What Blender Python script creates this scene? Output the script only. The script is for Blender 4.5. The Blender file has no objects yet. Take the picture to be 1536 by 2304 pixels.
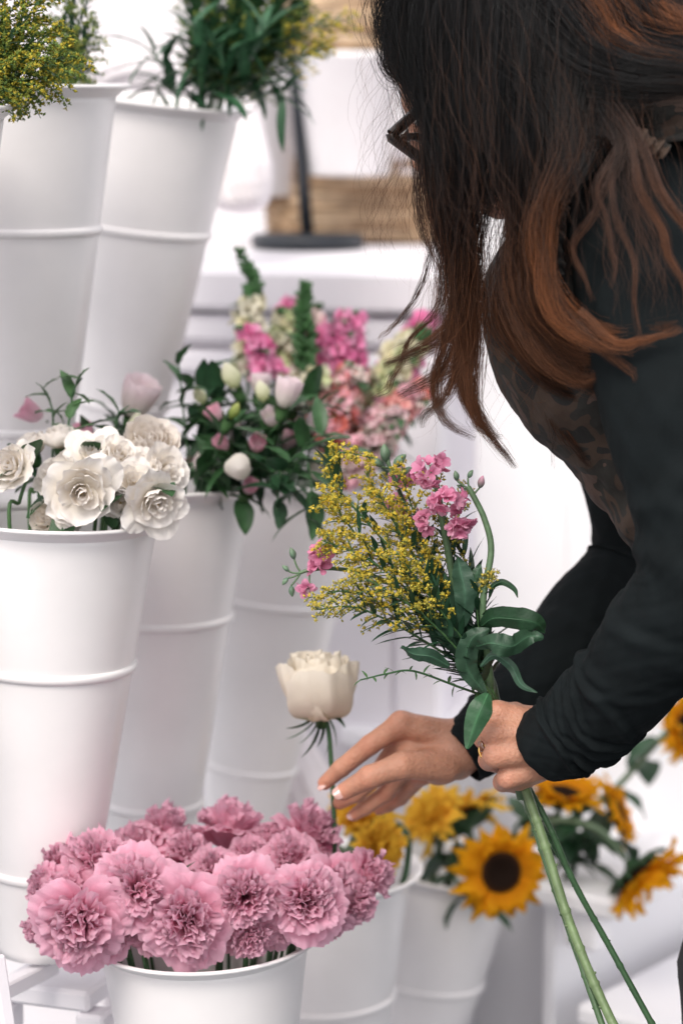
import bpy, math, random
import numpy as np
from mathutils import Vector, Matrix
random.seed(5)
rng = np.random.default_rng(7)
SC = bpy.context.scene
COL = SC.collection
# ------------------------------------------------------------------ camera
FPX = 5504.0                      # focal length in photo pixels (1536 x 2304)
PITCH = math.radians(9.3)
CAM = np.array([0.0, 0.0, 1.35])
RV = np.array([1.0, 0, 0])
FV = np.array([0, math.cos(PITCH), -math.sin(PITCH)])
UV = np.array([0, math.sin(PITCH), math.cos(PITCH)])
cam_data = bpy.data.cameras.new('camera')
cam = bpy.data.objects.new('camera', cam_data)
COL.objects.link(cam)
cam.location = CAM
cam.rotation_euler = (math.radians(90) - PITCH, 0, 0)
cam_data.sensor_fit = 'VERTICAL'
cam_data.sensor_height = 36
cam_data.lens = 86
cam_data.clip_start = 0.05
cam_data.clip_end = 400
cam_data.dof.use_dof = True
cam_data.dof.focus_distance = 2.17
cam_data.dof.aperture_fstop = 3.3
SC.camera = cam
# ------------------------------------------------------------------ light
SUN_EL, SUN_AZ = math.radians(48), math.radians(-160)    # azimuth measured from +Y towards +X
w = bpy.data.worlds.new('World')
SC.world = w
w.use_nodes = True
nt = w.node_tree
bg = nt.nodes['Background']
sky = nt.nodes.new('ShaderNodeTexSky')
sky.sky_type = 'NISHITA'
sky.sun_disc = False
sky.sun_elevation = SUN_EL
sky.sun_rotation = SUN_AZ
sky.air_density = 1.0
sky.dust_density = 3.0
mx = nt.nodes.new('ShaderNodeMix')
mx.data_type = 'RGBA'
mx.inputs[0].default_value = 0.62           # cloud veil: greyer than a clear sky
nt.links.new(sky.outputs[0], mx.inputs[6])
mx.inputs[7].default_value = (8.9, 8.5, 8.3, 1)
nt.links.new(mx.outputs[2], bg.inputs[0])
bg.inputs[1].default_value = 0.105
sd = bpy.data.lights.new('sun', 'SUN')
sd.energy = 1.15
sd.angle = math.radians(25)
sd.color = (1.0, 0.95, 0.88)
sun = bpy.data.objects.new('sun', sd)
COL.objects.link(sun)
sdir = Vector((math.sin(SUN_AZ) * math.cos(SUN_EL), math.cos(SUN_AZ) * math.cos(SUN_EL), math.sin(SUN_EL)))
sun.rotation_euler = sdir.to_track_quat('Z', 'Y').to_euler()
SC.view_settings.view_transform = 'Standard'
SC.view_settings.look = 'None'
SC.view_settings.exposure = 1.03
SC.view_settings.gamma = 1
SC.render.engine = 'CYCLES'
SC.cycles.max_bounces = 12
SC.cycles.diffuse_bounces = 8
SC.cycles.transmission_bounces = 8
SC.cycles.transparent_max_bounces = 6
SC.cycles.use_denoising = True


def P(px, py, d):
    return CAM + d * FV + (px - 768) / FPX * d * RV + (1152 - py) / FPX * d * UV


def PP(pts):
    return np.array([P(*p) for p in pts])


def D(r, u, t):
    v = r * RV + u * UV - t * FV
    return v / np.linalg.norm(v)


def nrm(v):
    v = np.asarray(v, float)
    return v / max(np.linalg.norm(v), 1e-9)


# ------------------------------------------------------------------ materials
def new_mat(name):
    m = bpy.data.materials.new(name)
    m.use_nodes = True
    return m, m.node_tree, m.node_tree.nodes['Principled BSDF']


def mat(name, col, rough=0.5, var=0.12, vscale=30, bump=0.0, bscale=200, metal=0, spec=0.5, coat=0,
        vcol=False, transl=0.0, sheen=0, tint=None, sub=0):
    m, t, b = new_mat(name)
    N = t.nodes
    b.inputs['Roughness'].default_value = rough
    b.inputs['Metallic'].default_value = metal
    b.inputs['Specular IOR Level'].default_value = spec
    b.inputs['Coat Weight'].default_value = coat
    if sheen:
        b.inputs['Sheen Weight'].default_value = sheen
        b.inputs['Sheen Roughness'].default_value = 0.5
    if sub:
        b.inputs['Subsurface Weight'].default_value = sub
        b.inputs['Subsurface Radius'].default_value = (0.012, 0.004, 0.002)
        b.inputs['Subsurface Scale'].default_value = 1.0
    tc = N.new('ShaderNodeTexCoord')
    nz = N.new('ShaderNodeTexNoise')
    nz.inputs['Scale'].default_value = vscale
    nz.inputs['Detail'].default_value = 4
    t.links.new(tc.outputs['Object'], nz.inputs['Vector'])
    mp = N.new('ShaderNodeMapRange')
    mp.inputs['From Min'].default_value = 0.3
    mp.inputs['From Max'].default_value = 0.7
    mp.inputs['To Min'].default_value = 1 - var
    mp.inputs['To Max'].default_value = 1 + var
    t.links.new(nz.outputs[0], mp.inputs['Value'])
    mul = N.new('ShaderNodeVectorMath')
    mul.operation = 'SCALE'
    if vcol:
        at = N.new('ShaderNodeAttribute')
        at.attribute_name = 'Col'
        t.links.new(at.outputs['Color'], mul.inputs[0])
    else:
        mul.inputs[0].default_value = col[:3]
    t.links.new(mp.outputs[0], mul.inputs['Scale'])
    t.links.new(mul.outputs[0], b.inputs['Base Color'])
    if bump:
        nb = N.new('ShaderNodeTexNoise')
        nb.inputs['Scale'].default_value = bscale
        nb.inputs['Detail'].default_value = 5
        t.links.new(tc.outputs['Object'], nb.inputs['Vector'])
        bp = N.new('ShaderNodeBump')
        bp.inputs['Strength'].default_value = 1
        bp.inputs['Distance'].default_value = bump
        t.links.new(nb.outputs[0], bp.inputs['Height'])
        t.links.new(bp.outputs[0], b.inputs['Normal'])
    if transl:
        tr = N.new('ShaderNodeBsdfTranslucent')
        t.links.new(mul.outputs[0], tr.inputs['Color'])
        ms = N.new('ShaderNodeMixShader')
        ms.inputs[0].default_value = transl
        t.links.new(b.outputs[0], ms.inputs[1])
        t.links.new(tr.outputs[0], ms.inputs[2])
        t.links.new(ms.outputs[0], N['Material Output'].inputs['Surface'])
    return m


MT = {
    'enamel': mat('white_enamel', (0.81, 0.785, 0.787), 0.36, 0.035, 13, 0.0003, 25, coat=0.15),
    'white_paint': mat('white_painted_wood', (0.78, 0.755, 0.79), 0.5, 0.03, 6, 0.0004, 30),
    'bench_paint': mat('bright_white_paint', (0.88, 0.87, 0.89), 0.5, 0.02, 5, 0.0004, 30),
    'canvas': mat('white_canvas', (0.80, 0.77, 0.79), 0.9, 0.03, 5, 0.0008, 60),
    'cloth': mat('white_cloth', (0.80, 0.75, 0.765), 0.9, 0.03, 12, 0.0006, 400),
    'petal': mat('petal', (1, 1, 1), 0.6, 0.05, 60, 0.0006, 260, vcol=True, transl=0.42, spec=0.12),
    'petal_white': mat('petal_white', (1, 1, 1), 0.6, 0.03, 60, 0.0005, 260, vcol=True, transl=0.18, spec=0.15),
    'leaf': mat('leaf', (1, 1, 1), 0.42, 0.25, 70, 0.0006, 220, vcol=True, transl=0.15, spec=0.4),
    'floret': mat('floret', (1, 1, 1), 0.6, 0.15, 200, vcol=True, transl=0.2, spec=0.2),
    'stem': mat('stem', (1, 1, 1), 0.42, 0.2, 120, 0.0004, 300, vcol=True, spec=0.4),
    'skin': mat('skin', (1, 1, 1), 0.46, 0.12, 60, 0.0013, 330, sub=0.2, spec=0.4, vcol=True),
    'nail': mat('nail', (0.60, 0.36, 0.32), 0.18, 0.02, 50, spec=0.6, coat=0.5),
    'sleeve': mat('black_jersey', (0.0062, 0.0088, 0.0098), 0.8, 0.2, 30, 0.0006, 1100, spec=0.12),
    'denim': mat('black_trousers', (0.008, 0.009, 0.011), 0.85, 0.2, 30, 0.0004, 900),
    'black_metal': mat('black_metal', (0.012, 0.016, 0.022), 0.4, 0.1, 30),
    'black_plastic': mat('black_acetate', (0.010, 0.007, 0.006), 0.2, 0.1, 60, coat=0.5),
    'gold': mat('gold', (0.75, 0.48, 0.16), 0.25, 0.05, 50, metal=1),
    'gem': mat('brown_stone', (0.12, 0.035, 0.008), 0.05, 0.3, 300, coat=1),
    'wicker': mat('wicker', (0.40, 0.27, 0.16), 0.7, 0.25, 45, 0.001, 150, vcol=True),
    'dark_wicker': mat('dark_wicker', (0.10, 0.07, 0.05), 0.7, 0.35, 45, 0.001, 150),
    'hair': mat('hair', (1, 1, 1), 0.38, 0.12, 60, vcol=True, spec=0.28),
    'ground': mat('asphalt', (0.10, 0.11, 0.125), 0.9, 0.2, 3, 0.003, 90),
    'boot': mat('black_leather', (0.01, 0.01, 0.01), 0.4, 0.1, 30),
}


def camo():
    m, t, b = new_mat('camo_fabric')
    N = t.nodes
    tc = N.new('ShaderNodeTexCoord')
    nz = N.new('ShaderNodeTexNoise')
    nz.inputs['Scale'].default_value = 17
    nz.inputs['Detail'].default_value = 2
    nz.inputs['Distortion'].default_value = 0.6
    t.links.new(tc.outputs['Object'], nz.inputs['Vector'])
    cr = N.new('ShaderNodeValToRGB')
    cr.color_ramp.interpolation = 'CONSTANT'
    e = cr.color_ramp.elements
    e[0].position = 0; e[0].color = (0.012, 0.011, 0.010, 1)
    e[1].position = 0.44; e[1].color = (0.050, 0.030, 0.020, 1)
    n = e.new(0.53); n.color = (0.020, 0.018, 0.015, 1)
    n = e.new(0.62); n.color = (0.085, 0.052, 0.040, 1)
    t.links.new(nz.outputs[0], cr.inputs[0])
    t.links.new(cr.outputs[0], b.inputs['Base Color'])
    b.inputs['Roughness'].default_value = 0.8
    nb = N.new('ShaderNodeTexNoise')
    nb.inputs['Scale'].default_value = 60
    t.links.new(tc.outputs['Object'], nb.inputs['Vector'])
    bp = N.new('ShaderNodeBump')
    bp.inputs['Distance'].default_value = 0.002
    t.links.new(nb.outputs[0], bp.inputs['Height'])
    t.links.new(bp.outputs[0], b.inputs['Normal'])
    return m


MT['camo'] = camo()


# ------------------------------------------------------------------ mesh kit
class MB:
    def __init__(s):
        s.V, s.Q, s.T, s.C, s.n, s.has = [], [], [], [], 0, False

    def add(s, V, Q=None, T=None, C=None):
        V = np.asarray(V, float).reshape(-1, 3)
        s.V.append(V)
        if Q is not None and len(Q): s.Q.append(np.asarray(Q) + s.n)
        if T is not None and len(T): s.T.append(np.asarray(T) + s.n)
        if C is None: C = (0.5, 0.5, 0.5)
        C = np.asarray(C, float)
        if C.ndim == 1: C = np.tile(C, (len(V), 1))
        s.C.append(C)
        s.n += len(V)
        return s

    def data(s, name, material, smooth=True, origin=(0, 0, 0), M=None):
        V = np.concatenate(s.V) - np.asarray(origin)
        me = bpy.data.meshes.new(name)
        Q = np.concatenate(s.Q) if s.Q else np.zeros((0, 4), int)
        T = np.concatenate(s.T) if s.T else np.zeros((0, 3), int)
        me.vertices.add(len(V))
        me.vertices.foreach_set('co', V.astype(np.float32).ravel())
        nl = Q.size + T.size
        me.loops.add(nl)
        me.loops.foreach_set('vertex_index', np.concatenate([Q.ravel(), T.ravel()]).astype(np.int32))
        me.polygons.add(len(Q) + len(T))
        st = np.concatenate([np.arange(len(Q)) * 4, Q.size + np.arange(len(T)) * 3]).astype(np.int32)
        me.polygons.foreach_set('loop_start', st)
        me.update(calc_edges=True)
        me.polygons.foreach_set('use_smooth', np.full(len(me.polygons), smooth))
        a = me.attributes.new('Col', 'FLOAT_COLOR', 'POINT')
        C = np.concatenate(s.C)
        a.data.foreach_set('color', np.hstack([C, np.ones((len(C), 1))]).astype(np.float32).ravel())
        me.materials.append(MT[material] if isinstance(material, str) else material)
        me.validate()
        return me

    def build(s, name, material, parent=None, origin=None, smooth=True):
        o0 = origin if origin is not None else (np.array(parent.location) if parent is not None and parent.get('_w', 1) else (0, 0, 0))
        me = s.data(name, material, smooth and material not in ('white_paint', 'bench_paint'), o0)
        o = bpy.data.objects.new(name, me)
        COL.objects.link(o)
        if parent is not None: o.parent = parent
        else: o.location = o0
        return o


def thing(name, label, cat, loc=(0, 0, 0), group=None, rot=None):
    o = bpy.data.objects.new(name, None)
    COL.objects.link(o)
    o.empty_display_size = 0.05
    o.location = [float(v) for v in loc]
    if rot is not None: o.rotation_euler = rot
    o['label'] = label
    o['category'] = cat
    if group: o['group'] = group
    return o


def tag(o, label, cat, group=None):
    o['label'] = label; o['category'] = cat
    if group: o['group'] = group
    return o


def inst(name, me, parent, loc, zdir=None, spin=0.0, scale=1.0):
    o = bpy.data.objects.new(name, me)
    COL.objects.link(o)
    o.parent = parent
    o.location = [float(v) for v in (np.asarray(loc) - np.array(parent.location))]
    if zdir is not None:
        q = Vector([float(v) for v in zdir]).to_track_quat('Z', 'Y')
        o.rotation_mode = 'QUATERNION'
        o.rotation_quaternion = q @ Matrix.Rotation(spin, 3, 'Z').to_quaternion()
    o.scale = (scale,) * 3 if np.isscalar(scale) else scale
    return o


def gridq(nu, nv, closed=False):
    u = np.arange(nu - 1)[:, None]
    v = np.arange(nv if closed else nv - 1)[None, :]
    a = u * nv + v
    b = u * nv + (v + 1) % nv
    return np.stack([a, b, b + nv, a + nv], -1).reshape(-1, 4)


def catmull(pts, n):
    p = np.asarray(pts, float)
    if len(p) == 2: return p[0] + (p[1] - p[0]) * np.linspace(0, 1, n)[:, None]
    q = np.vstack([2 * p[0] - p[1], p, 2 * p[-1] - p[-2]])
    t = np.linspace(0, len(p) - 1 - 1e-9, n)
    i = t.astype(int); f = (t - i)[:, None]
    a, b, c, d = q[i], q[i + 1], q[i + 2], q[i + 3]
    return 0.5 * (2 * b + (c - a) * f + (2 * a - 5 * b + 4 * c - d) * f ** 2 + (3 * b - a - 3 * c + d) * f ** 3)


def frames(path, ref=None):
    T = np.gradient(path, axis=0)
    T /= np.linalg.norm(T, axis=1)[:, None] + 1e-12
    r = np.array([0, 0, 1.0]) if ref is None else np.asarray(ref, float)
    if abs(T[0] @ r) > 0.95: r = np.array([1.0, 0, 0])
    A = np.zeros_like(T)
    for i in range(len(T)):
        a = r - (r @ T[i]) * T[i]
        a /= np.linalg.norm(a) + 1e-12
        A[i] = a
        r = a
    B = np.cross(T, A)
    return T, A, B


def tube(mb, path, rad, sides=8, C=(0.1, 0.2, 0.05), cap=True):
    path = np.asarray(path, float)
    n = len(path)
    rad = np.broadcast_to(np.asarray(rad, float), (n,)) if np.ndim(rad) < 2 else rad
    T, A, B = frames(path)
    th = np.linspace(0, 2 * math.pi, sides, endpoint=False)
    V = path[:, None] + rad[:, None, None] * (np.cos(th)[None, :, None] * A[:, None] + np.sin(th)[None, :, None] * B[:, None])
    V = V.reshape(-1, 3)
    Q = gridq(n, sides, True)
    Tn = []
    if cap:
        V = np.vstack([V, path[0], path[-1]])
        i0, i1 = n * sides, n * sides + 1
        for k in range(sides):
            Tn.append((i0, (k + 1) % sides, k))
            Tn.append((i1, (n - 1) * sides + k, (n - 1) * sides + (k + 1) % sides))
    C = np.asarray(C, float)
    if C.ndim == 2: C = np.vstack([np.repeat(C, sides, 0)] + ([C[:1], C[-1:]] if cap else []))
    mb.add(V, Q, Tn, C)


def lathe(mb, prof, sides=64, C=(0.5, 0.5, 0.5), M=None):
    prof = np.asarray(prof, float)
    th = np.linspace(0, 2 * math.pi, sides, endpoint=False)
    V = np.stack([prof[:, 0, None] * np.cos(th), prof[:, 0, None] * np.sin(th), np.repeat(prof[:, 1, None], sides, 1)], -1).reshape(-1, 3)
    mb.add(V, gridq(len(prof), sides, True)[:, ::-1], None, C)


def box(mb, c, size, X=(1, 0, 0), Y=(0, 1, 0), Z=(0, 0, 1), bev=0.004, C=(.5, .5, .5)):
    """box with chamfered edges; c centre"""
    h = np.asarray(size, float) / 2
    b = min(bev, h.min() * 0.6)
    X, Y, Z = (np.asarray(v, float) for v in (X, Y, Z))
    bm_v = []
    for sx in (-1, 1):
        for sy in (-1, 1):
            for sz in (-1, 1):
                bm_v += [(sx * h[0], sy * (h[1] - b), sz * (h[2] - b)), (sx * (h[0] - b), sy * h[1], sz * (h[2] - b)), (sx * (h[0] - b), sy * (h[1] - b), sz * h[2])]
    v = np.array(bm_v)
    import bmesh
    bm = bmesh.new()
    for p in v: bm.verts.new(p)
    bmesh.ops.convex_hull(bm, input=bm.verts)
    bm.verts.ensure_lookup_table()
    bm.verts.index_update()
    bm.normal_update()
    V = np.array([q.co[:] for q in bm.verts])
    T = [[q.index for q in f.verts] for f in bm.faces if len(f.verts) == 3]
    Qd = [[q.index for q in f.verts] for f in bm.faces if len(f.verts) == 4]
    bm.free()
    mb.add(np.asarray(c) + V[:, :1] * X + V[:, 1:2] * Y + V[:, 2:] * Z, Qd, T, C)


def sn(x, seed):       # smooth pseudo noise of one variable
    return (np.sin(x * 1.7 + seed * 12.9) + 0.6 * np.sin(x * 3.9 + seed * 78.2) + 0.4 * np.sin(x * 7.3 + seed * 37.7)) / 2.0


def bez(a, b, c, n):
    t = np.linspace(0, 1, n)[:, None]
    a, b, c = (np.asarray(v, float) for v in (a, b, c))
    return (1 - t) ** 2 * a + 2 * t * (1 - t) * b + t * t * c


def petal(mb, th0, p0, p1, p2, width, nS=8, nT=9, rnd=0.25, ruf=0.0, rf=3, serr=0.0, rc=1e9, claw=0.25,
          c0=(1, 1, 1), c1=(1, 1, 1), z0=0.0, wpow=1.0, tipw=1.0, seed=None, cpow=1.0):
    """petal around the local Z axis: p0,p1,p2 = (r,z) bezier profile"""
    seed = rng.random() * 10 if seed is None else seed
    s = np.linspace(0, 1, nS)[:, None] * np.ones((1, nT))
    t = np.linspace(-1, 1, nT)[None, :] * np.ones((nS, 1))
    se = s * (1 - rnd * np.abs(t) ** 2.2)
    if serr: se = se + serr * (rng.random(nT)[None, :] - 0.5) * 2 * s ** 5
    a, b, c = (np.asarray(v, float) for v in (p0, p1, p2))
    q = se[..., None]
    pr = (1 - q) ** 2 * a + 2 * q * (1 - q) * b + q * q * c
    dq = 2 * (1 - q) * (b - a) + 2 * q * (c - b)
    dq /= np.linalg.norm(dq, axis=-1)[..., None] + 1e-9
    wsh = (claw + (1 - claw) * np.sin(np.pi / 2 * np.clip(s * 1.25, 0, 1)) ** wpow)
    wsh = wsh * (1 - (1 - tipw) * np.clip((s - 0.55) / 0.45, 0, 1) ** 1.6)
    x = t * width * wsh
    ang = x / rc
    lat = rc * np.sin(ang) if rc < 1e6 else x
    back = rc * (1 - np.cos(ang)) if rc < 1e6 else 0 * x
    dis = ruf * s ** 1.6 * sn(t * rf + seed, seed) + ruf * 0.35 * s ** 2 * sn(t * rf * 2.7 + 3 * s, seed + 3)
    r = pr[..., 0] + dis * (-dq[..., 1]) - back
    z = pr[..., 1] + dis * dq[..., 0] + z0
    ct, st = math.cos(th0), math.sin(th0)
    V = np.stack([r * ct - lat * st, r * st + lat * ct, z], -1).reshape(-1, 3)
    k = (s ** cpow).reshape(-1, 1)
    C = np.asarray(c0) * (1 - k) + np.asarray(c1) * k
    mb.add(V, gridq(nS, nT), None, C)


def leaf(mb, base, d, L, W, droop=0.4, up=(0, 0, 1), fold=0.25, wave=0.0, c=(0.03, 0.09, 0.03), nS=10, nT=5, curl=0.0, shape=0.8, side=0.0):
    d = nrm(d); up = nrm(np.asarray(up, float))
    sd = np.cross(d, up)
    if np.linalg.norm(sd) < 1e-3: sd = np.cross(d, (1, 0, 0))
    sd = nrm(sd); n = np.cross(sd, d)
    s = np.linspace(0, 1, nS)
    ang = droop * s ** 1.3 + curl * s ** 4
    ds = L / (nS - 1)
    cx = np.concatenate([[0], np.cumsum(np.cos(ang[:-1]) * ds)])
    cz = np.concatenate([[0], np.cumsum(-np.sin(ang[:-1]) * ds)])
    ctr = np.asarray(base) + cx[:, None] * d + cz[:, None] * n + (side * L * s ** 2)[:, None] * sd
    nn = np.sin(ang)[:, None] * d + np.cos(ang)[:, None] * n
    wv = W * np.sin(np.pi * np.clip(s, 0.0, 1) ** shape) ** 0.85 * 0.5 + W * 0.03
    t = np.linspace(-1, 1, nT)
    seed = rng.random() * 9
    V = ctr[:, None] + (t[None, :] * wv[:, None])[..., None] * sd + ((np.abs(t)[None, :] * fold * wv[:, None]) + wave * W * sn(s * 9 + seed, seed)[:, None] * t[None, :])[..., None] * nn[:, None]
    cc = np.asarray(c, float) * (0.85 + 0.3 * rng.random())
    C = np.tile(cc, (nS, nT, 1)) * (1 + 0.25 * (np.abs(t)[None, :, None] < 0.1))
    mb.add(V.reshape(-1, 3), gridq(nS, nT), None, C.reshape(-1, 3))


def blob(mb, c, r, C, n=6, ax=None, jitter=0.0):
    """small ellipsoid; r scalar or (r, length) with axis"""
    th = np.linspace(0, 2 * np.pi, n, endpoint=False)
    ph = np.linspace(0, np.pi, max(4, n // 2 + 2))
    z = -np.cos(ph); rr = np.sin(ph) + 1e-3
    rad, ln = (r, r) if np.isscalar(r) else r
    L = np.stack([rr[:, None] * np.cos(th), rr[:, None] * np.sin(th), np.repeat(z[:, None], n, 1)], -1).reshape(-1, 3) * (rad, rad, ln)
    if ax is not None:
        q = np.array(Vector([float(v) for v in ax]).to_track_quat('Z', 'Y').to_matrix())
        L = L @ q.T
    mb.add(np.asarray(c) + L, gridq(len(ph), n, True), None, C)
# ------------------------------------------------------------------ setting
def structure(o):
    o['kind'] = 'structure'
    return o


m_ = MB()
g = np.array([(-60, -40, 0), (60, -40, 0), (60, 120, 0), (-60, 120, 0)], float)
m_.add(g, [(0, 1, 2, 3)])
structure(m_.build('ground', 'ground'))

# white canvas wall of the market tent behind everything
mb = MB()
nu, nv = 60, 160
u = np.linspace(0, 1, nu)[:, None] * np.ones((1, nv)); v = np.linspace(0, 1, nv)[None] * np.ones((nu, 1))
X = -3.2 + 6.4 * v
Z = 0.01 + 2.7 * u
fold = 0.045 * np.sin(X * 9 + 0.5 * np.sin(Z * 2.3)) + 0.02 * np.sin(X * 21 + 2 * Z) + 0.012 * np.sin(Z * 7 + X * 3)
mb.add(np.stack([X, 5.1 + 0.12 * X + fold, Z], -1).reshape(-1, 3), gridq(nu, nv))
V0 = mb.V[0]; mb.add(V0 + (0, 0.006, 0), gridq(nu, nv)[:, ::-1])
o = mb.build('canvas_wall', 'canvas')
tag(o, 'white canvas tent wall hanging in soft folds behind the flower stall', 'tent wall')

# ------------------------------------------------------------------ counter (white cabinet with a top slab)
cor = P(998, 600, 3.05)                      # front corner seen in the photo
ctop = P(998, 604, 3.05)[2]
ux = nrm(np.array([-1.0, 0.27, 0]))           # along the left face, away from the corner
uy = nrm(np.array([0.27, 1.0, 0]))            # along the right face
ctr_t = thing('counter', 'tall white painted counter with moulded front holding the wicker basket', 'counter', (cor[0], cor[1], 0))
cl, cw = 1.25, 0.85
mid = np.array([cor[0], cor[1], 0]) + ux * cl / 2 + uy * cw / 2
zz = np.array([0, 0, 1.0])
mb = MB(); box(mb, mid + zz * (ctop - 0.03) , (cl + 0.06, cw + 0.06, 0.055), ux, uy, zz, 0.008)
mb.build('top', 'white_paint', ctr_t)
mb = MB(); box(mb, mid + zz * (ctop - 0.0625) / 2 , (cl - 0.02, cw - 0.02, ctop - 0.067), ux, uy, zz, 0.004)
mb.build('body', 'white_paint', ctr_t)
mb = MB()
fm = mid - uy * (cw / 2 + 0.002)
box(mb, fm + zz * (ctop - 0.082), (cl + 0.012, 0.03, 0.038), ux, uy, zz, 0.012)
box(mb, fm + zz * (ctop - 0.125), (cl + 0.002, 0.022, 0.03), ux, uy, zz, 0.01)
mb.build('moulding', 'white_paint', ctr_t)
mb = MB()
for k in (-1, 0, 1):
    box(mb, fm + ux * k * 0.40 + zz * (ctop - 0.75), (0.33, 0.016, 0.95), ux, uy, zz, 0.006)
    
mb.build('panel', 'white_paint', ctr_t)
mb = MB()
box(mb, fm - ux * (cl / 2 - 0.028) + zz * (ctop - 0.147) / 2, (0.06, 0.03, ctop - 0.147), ux, uy, zz, 0.006)
mb.build('corner_post', 'white_paint', ctr_t)

# bright white stepped bench to the right
def P0(px, py, d):
    return P(px, py, d)
be = thing('stepped_bench', 'low bright white stepped bench beside the counter under the drooping sunflowers', 'bench', (P(1400, 2200, 3.0)[0], P(1400, 2200, 3.0)[1], 0))
bx = nrm(np.array([0.62, 0.78, 0])); by = nrm(np.array([-0.78, 0.62, 0]))
a0 = P(1300, 2075, 2.85)
for i, (hz, off, nm) in enumerate(((a0[2], 0.0, 'step'), (a0[2] - 0.14, -0.17, 'step'), (a0[2] + 0.15, 0.2, 'step'))):
    mb = MB()
    c = np.array([a0[0], a0[1], 0]) + bx * 0.84 + by * (off + 0.12)
    box(mb, c + zz * (hz - 0.014), (1.5, 0.22, 0.028), bx, by, zz, 0.006)
    mb.build(nm, 'bench_paint', be)
for off, hz in ((0.10, a0[2] - 0.03), (-0.07, a0[2] - 0.17), (0.3, a0[2] + 0.12)):
    mb = MB()
    c = np.array([a0[0], a0[1], 0]) + bx * 0.84 + by * (off + 0.02)
    box(mb, c + zz * hz / 2, (1.44, 0.018, hz), bx, by, zz, 0.003)
    mb.build('riser', 'bench_paint', be)
for k in (0.2, 0.9):
    mb = MB()
    box(mb, np.array([a0[0], a0[1], 0]) + bx * (k - 0.07) + by * (0.11 - 0.04) + zz * (a0[2] - 0.055), (0.04, 0.05, 0.05), bx, by, zz, 0.005)
    mb.build('bracket', 'bench_paint', be)

# tall white partition right of the counter
pw = thing('partition', 'plain bright white panel standing upright right of the counter', 'panel', (P(1250, 1000, 3.6)[0], P(1250, 1000, 3.6)[1], 0))
mb = MB(); pc = P(1060, 1000, 3.15); pc = pc + np.array([0.5, 0.06, 0])
box(mb, (pc[0], pc[1], 0.85), (1.0, 0.03, 1.7), nrm(np.array([1, 0.12, 0])), nrm(np.array([-0.12, 1, 0])), zz, 0.006)
mb.build('board', 'bench_paint', pw)
mb = MB()
box(mb, (pc[0] - 0.36, pc[1] - 0.065, 0.85), (0.035, 0.02, 1.66), nrm(np.array([1, 0.12, 0])), nrm(np.array([-0.12, 1, 0])), zz, 0.004)
mb.build('batten', 'bench_paint', pw)

# ------------------------------------------------------------------ buckets
BH = 0.44
def wall_r(z): return 0.1005 - 0.132 * (0.435 - z)
def bucket_mesh():
    body = MB(); rim = MB(); beads = []
    zs = np.linspace(0.0, 0.432, 46)
    out = [(0.001, 0.012), (wall_r(0) - 0.006, 0.012), (wall_r(0) - 0.003, 0.0), (wall_r(0), 0.001)] + [(wall_r(z), z) for z in zs[1:]]
    inn = [(wall_r(z) - 0.0016, z) for z in zs[::-1][:-2]] + [(wall_r(0.016) - 0.002, 0.016), (0.001, 0.015)]
    lathe(body, out + inn, 96)
    r0 = wall_r(0.432)
    prof = [(r0 - 0.0018, 0.4260), (r0 + 0.0005, 0.4295), (r0 + 0.0055, 0.4335), (r0 + 0.0105, 0.4365), (r0 + 0.0138, 0.4376), (r0 + 0.0150, 0.4392), (r0 + 0.0146, 0.4410), (r0 + 0.0128, 0.4416),
            (r0 + 0.010, 0.4406), (r0 + 0.004, 0.4376), (r0 - 0.0018, 0.4320), (r0 - 0.0028, 0.4260)]
    lathe(rim, prof + prof[:1], 96)
    for zb in (0.293, 0.086):
        bead = MB(); pr = []
        for a in np.linspace(-90, 90, 11):
            a = math.radians(a)
            pr.append((wall_r(zb + 0.0042 * math.sin(a)) + 0.0040 * math.cos(a) ** 0.8 - 0.0003, zb + 0.0046 * math.sin(a)))
        lathe(bead, pr, 96); beads.append(bead.data('rib_band', 'enamel'))
    return body.data('body', 'enamel'), rim.data('rim', 'enamel'), beads[0], beads[1]


BM_ = bucket_mesh()
BK = {}
def bucket(key, px, py, d, roll, lean, label):
    rc = P(px, py, d)
    ax = np.array([math.sin(roll), -math.sin(lean), 1.0]); ax = nrm(ax)
    base = rc - ax * BH
    q = Vector(ax).to_track_quat('Z', 'Y')
    t = thing('flower_bucket', label, 'bucket', base, 'tall white flower buckets of the stall')
    t.rotation_mode = 'QUATERNION'; t.rotation_quaternion = q
    for nm, me in zip(('body', 'rim', 'rib_band', 'rib_band'), BM_):
        o = bpy.data.objects.new(nm, me); COL.objects.link(o); o.parent = t
    BK[key] = (rc, ax, base)
    return t


bucket('A', -236, 234, 2.25, 0.02, 0.02, 'white bucket cut off at the upper left edge, holding yellow green goldenrod')
bucket('B', 42, 190, 2.50, 0.012, 0.02, 'upper row white bucket second from the left, behind the goldenrod')
bucket('C', 345, 224, 2.80, 0.125, 0.05, 'upper row white bucket leaning to the right, under the bushy dark greenery')
bucket('D', 120, 1153, 2.35, 0.045, 0.0, 'white bucket filled with open white roses at the left')
bucket('E', 354, 1076, 2.60, 0.03, 0.0, 'white bucket behind the rose bucket, holding pale pink bell flowers')
bucket('F', 643, 1064, 2.86, 0.125, 0.0, 'white leaning bucket behind the held goldenrod, holding snapdragons')
bucket('G', 459, 2094, 2.35, -0.03, 0.02, 'white bucket at the bottom crowded with pink carnations')
bucket('H', 722, 1952, 2.75, 0.0, 0.0, 'white bucket right behind the carnations, holding ruffled yellow flowers')
bucket('I', 985, 1932, 3.0, 0.17, 0.0, 'greyish shaded white bucket holding sunflowers below the hands')


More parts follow.
